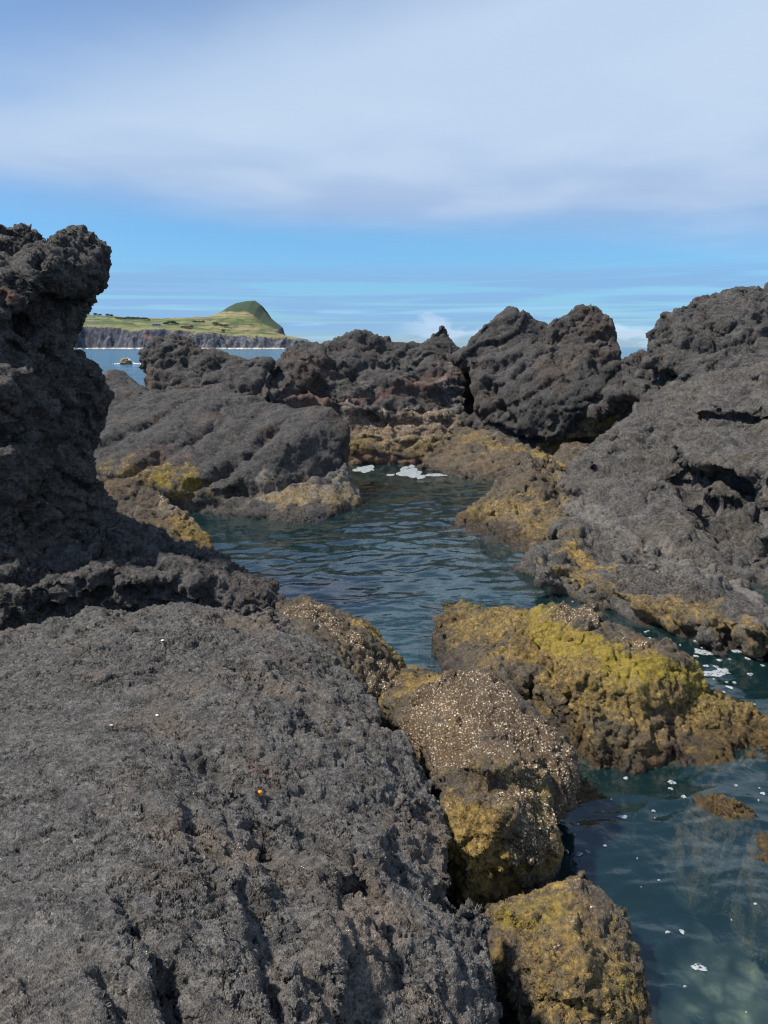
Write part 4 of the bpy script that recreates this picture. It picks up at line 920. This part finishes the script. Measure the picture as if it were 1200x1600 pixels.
for a in [(890, 976, 24, 7), (872, 988, 22, 14), (862, 1002, 22, 8), (935, 993, 18, 8), (988, 1006, 30, 12), (917, 1014, 18, 10), (972, 1018, 26, 12), (1010, 1023, 14, 5), (1100, 1019, 28, 10), (1028, 1052, 66, 20), (1060, 1060, 40, 10),
          (985, 1042, 22, 14), (1115, 1052, 54, 9), (1030, 1074, 28, 9), (1150, 1019, 16, 5), (1185, 1030, 18, 5), (1130, 1046, 16, 4), (820, 958, 14, 4), (845, 968, 10, 4), (1172, 1054, 10, 3), (1140, 1076, 9, 5),
          (960, 985, 8, 3), (905, 990, 6, 3), (1045, 1000, 8, 3), (1000, 1034, 10, 3), (1078, 1035, 8, 4), (1094, 1112, 14, 5), (570, 733, 32, 10), (640, 737, 40, 16), (655, 745, 20, 5), (610, 742, 14, 4), (680, 743, 30, 4),
          (1092, 1513, 22, 11), (900, 1288, 8, 4), (905, 1335, 9, 5), (886, 1331, 6, 4), (918, 1332, 7, 4), (973, 1278, 13, 5), (1043, 1458, 7, 4), (1066, 1457, 9, 6), (1050, 1219, 11, 6), (1048, 1232, 7, 4), (1068, 1248, 8, 5),
          (945, 1324, 5, 3), (1021, 1268, 6, 3), (1192, 1240, 7, 4), (1150, 1228, 6, 3), (1030, 1378, 5, 3), (1070, 1545, 5, 3), (1180, 1415, 5, 3), (978, 1216, 7, 4)]: raft(*a)
for k in range(50):
    px = rr.uniform(850, 1195); py = 955 + (px - 850) * .22 + rr.gauss(0, 22) + rr.uniform(0, 40)
    s = rr.uniform(2, 5); raft(px, py, s * 1.6, s * .7)
for k in range(14): s = rr.uniform(1.5, 3.5); raft(rr.uniform(870, 1190), rr.uniform(1230, 1590), s, s * .7)
tag(bm_obj('foam_rafts', bm, M_foam), kind='stuff', cat='foam')

# ------------------------------------------------------------------ small things lying on the slab
dg = bpy.context.evaluated_depsgraph_get()
slab = bpy.data.objects['lava_slab']
def on_obj(o, px, py):
    inv = o.matrix_world.inverted() if False else Matrix.Translation(-o.location)
    r_ = o.ray_cast(inv @ Vector((0, 0, H)), ray(px, py).normalized())
    return (o.location + r_[1], r_[2]) if r_[0] else (B(px, py, 1), Vector((0, 0, 1)))
p, n = on_obj(slab, 404, 1245)
M_or = flat_mat('orange_plastic', (.85, .26, .015), .35, n=.1, sc_=30)
bm = bmesh.new(); s = .012
bmesh.ops.create_cone(bm, segments=20, radius1=.014, radius2=.012, depth=.044, cap_ends=True, cap_tris=False)
bmesh.ops.bevel(bm, geom=[e for e in bm.edges if e.calc_face_angle(0) > .8], offset=.003, segments=3, affect='EDGES')
for v in bm.verts: v.co.x += .004 * math.sin(v.co.z * 90); v.co.y *= .75
o = bm_obj('plastic_cap', bm, M_or, smooth=True); o.location = p + n * .016; o.rotation_euler = (R(35), R(-20), .3)
tag(o, 'small orange plastic cap lying in a crevice of the grey slab', 'litter')
M_sh = flat_mat('shell', (.72, .70, .64), .5, n=.1, sc_=40)
for k, (px, py, s, lab) in enumerate([(245, 1118, .011, 'largest white shell fragment on the slab, above its centre'), (174, 1134, .009, 'white shell fragment on the smooth left part of the slab'), (254, 1001, .012, 'white shell fragment near the far rim of the slab')]):
    p, n = on_obj(slab, px, py); o = lump_obj('shell_fragment', p + n * s * .25, (s, s * .7, s * .45), M_sh, 40 + k, sub=3); tag(o, lab, 'shell')
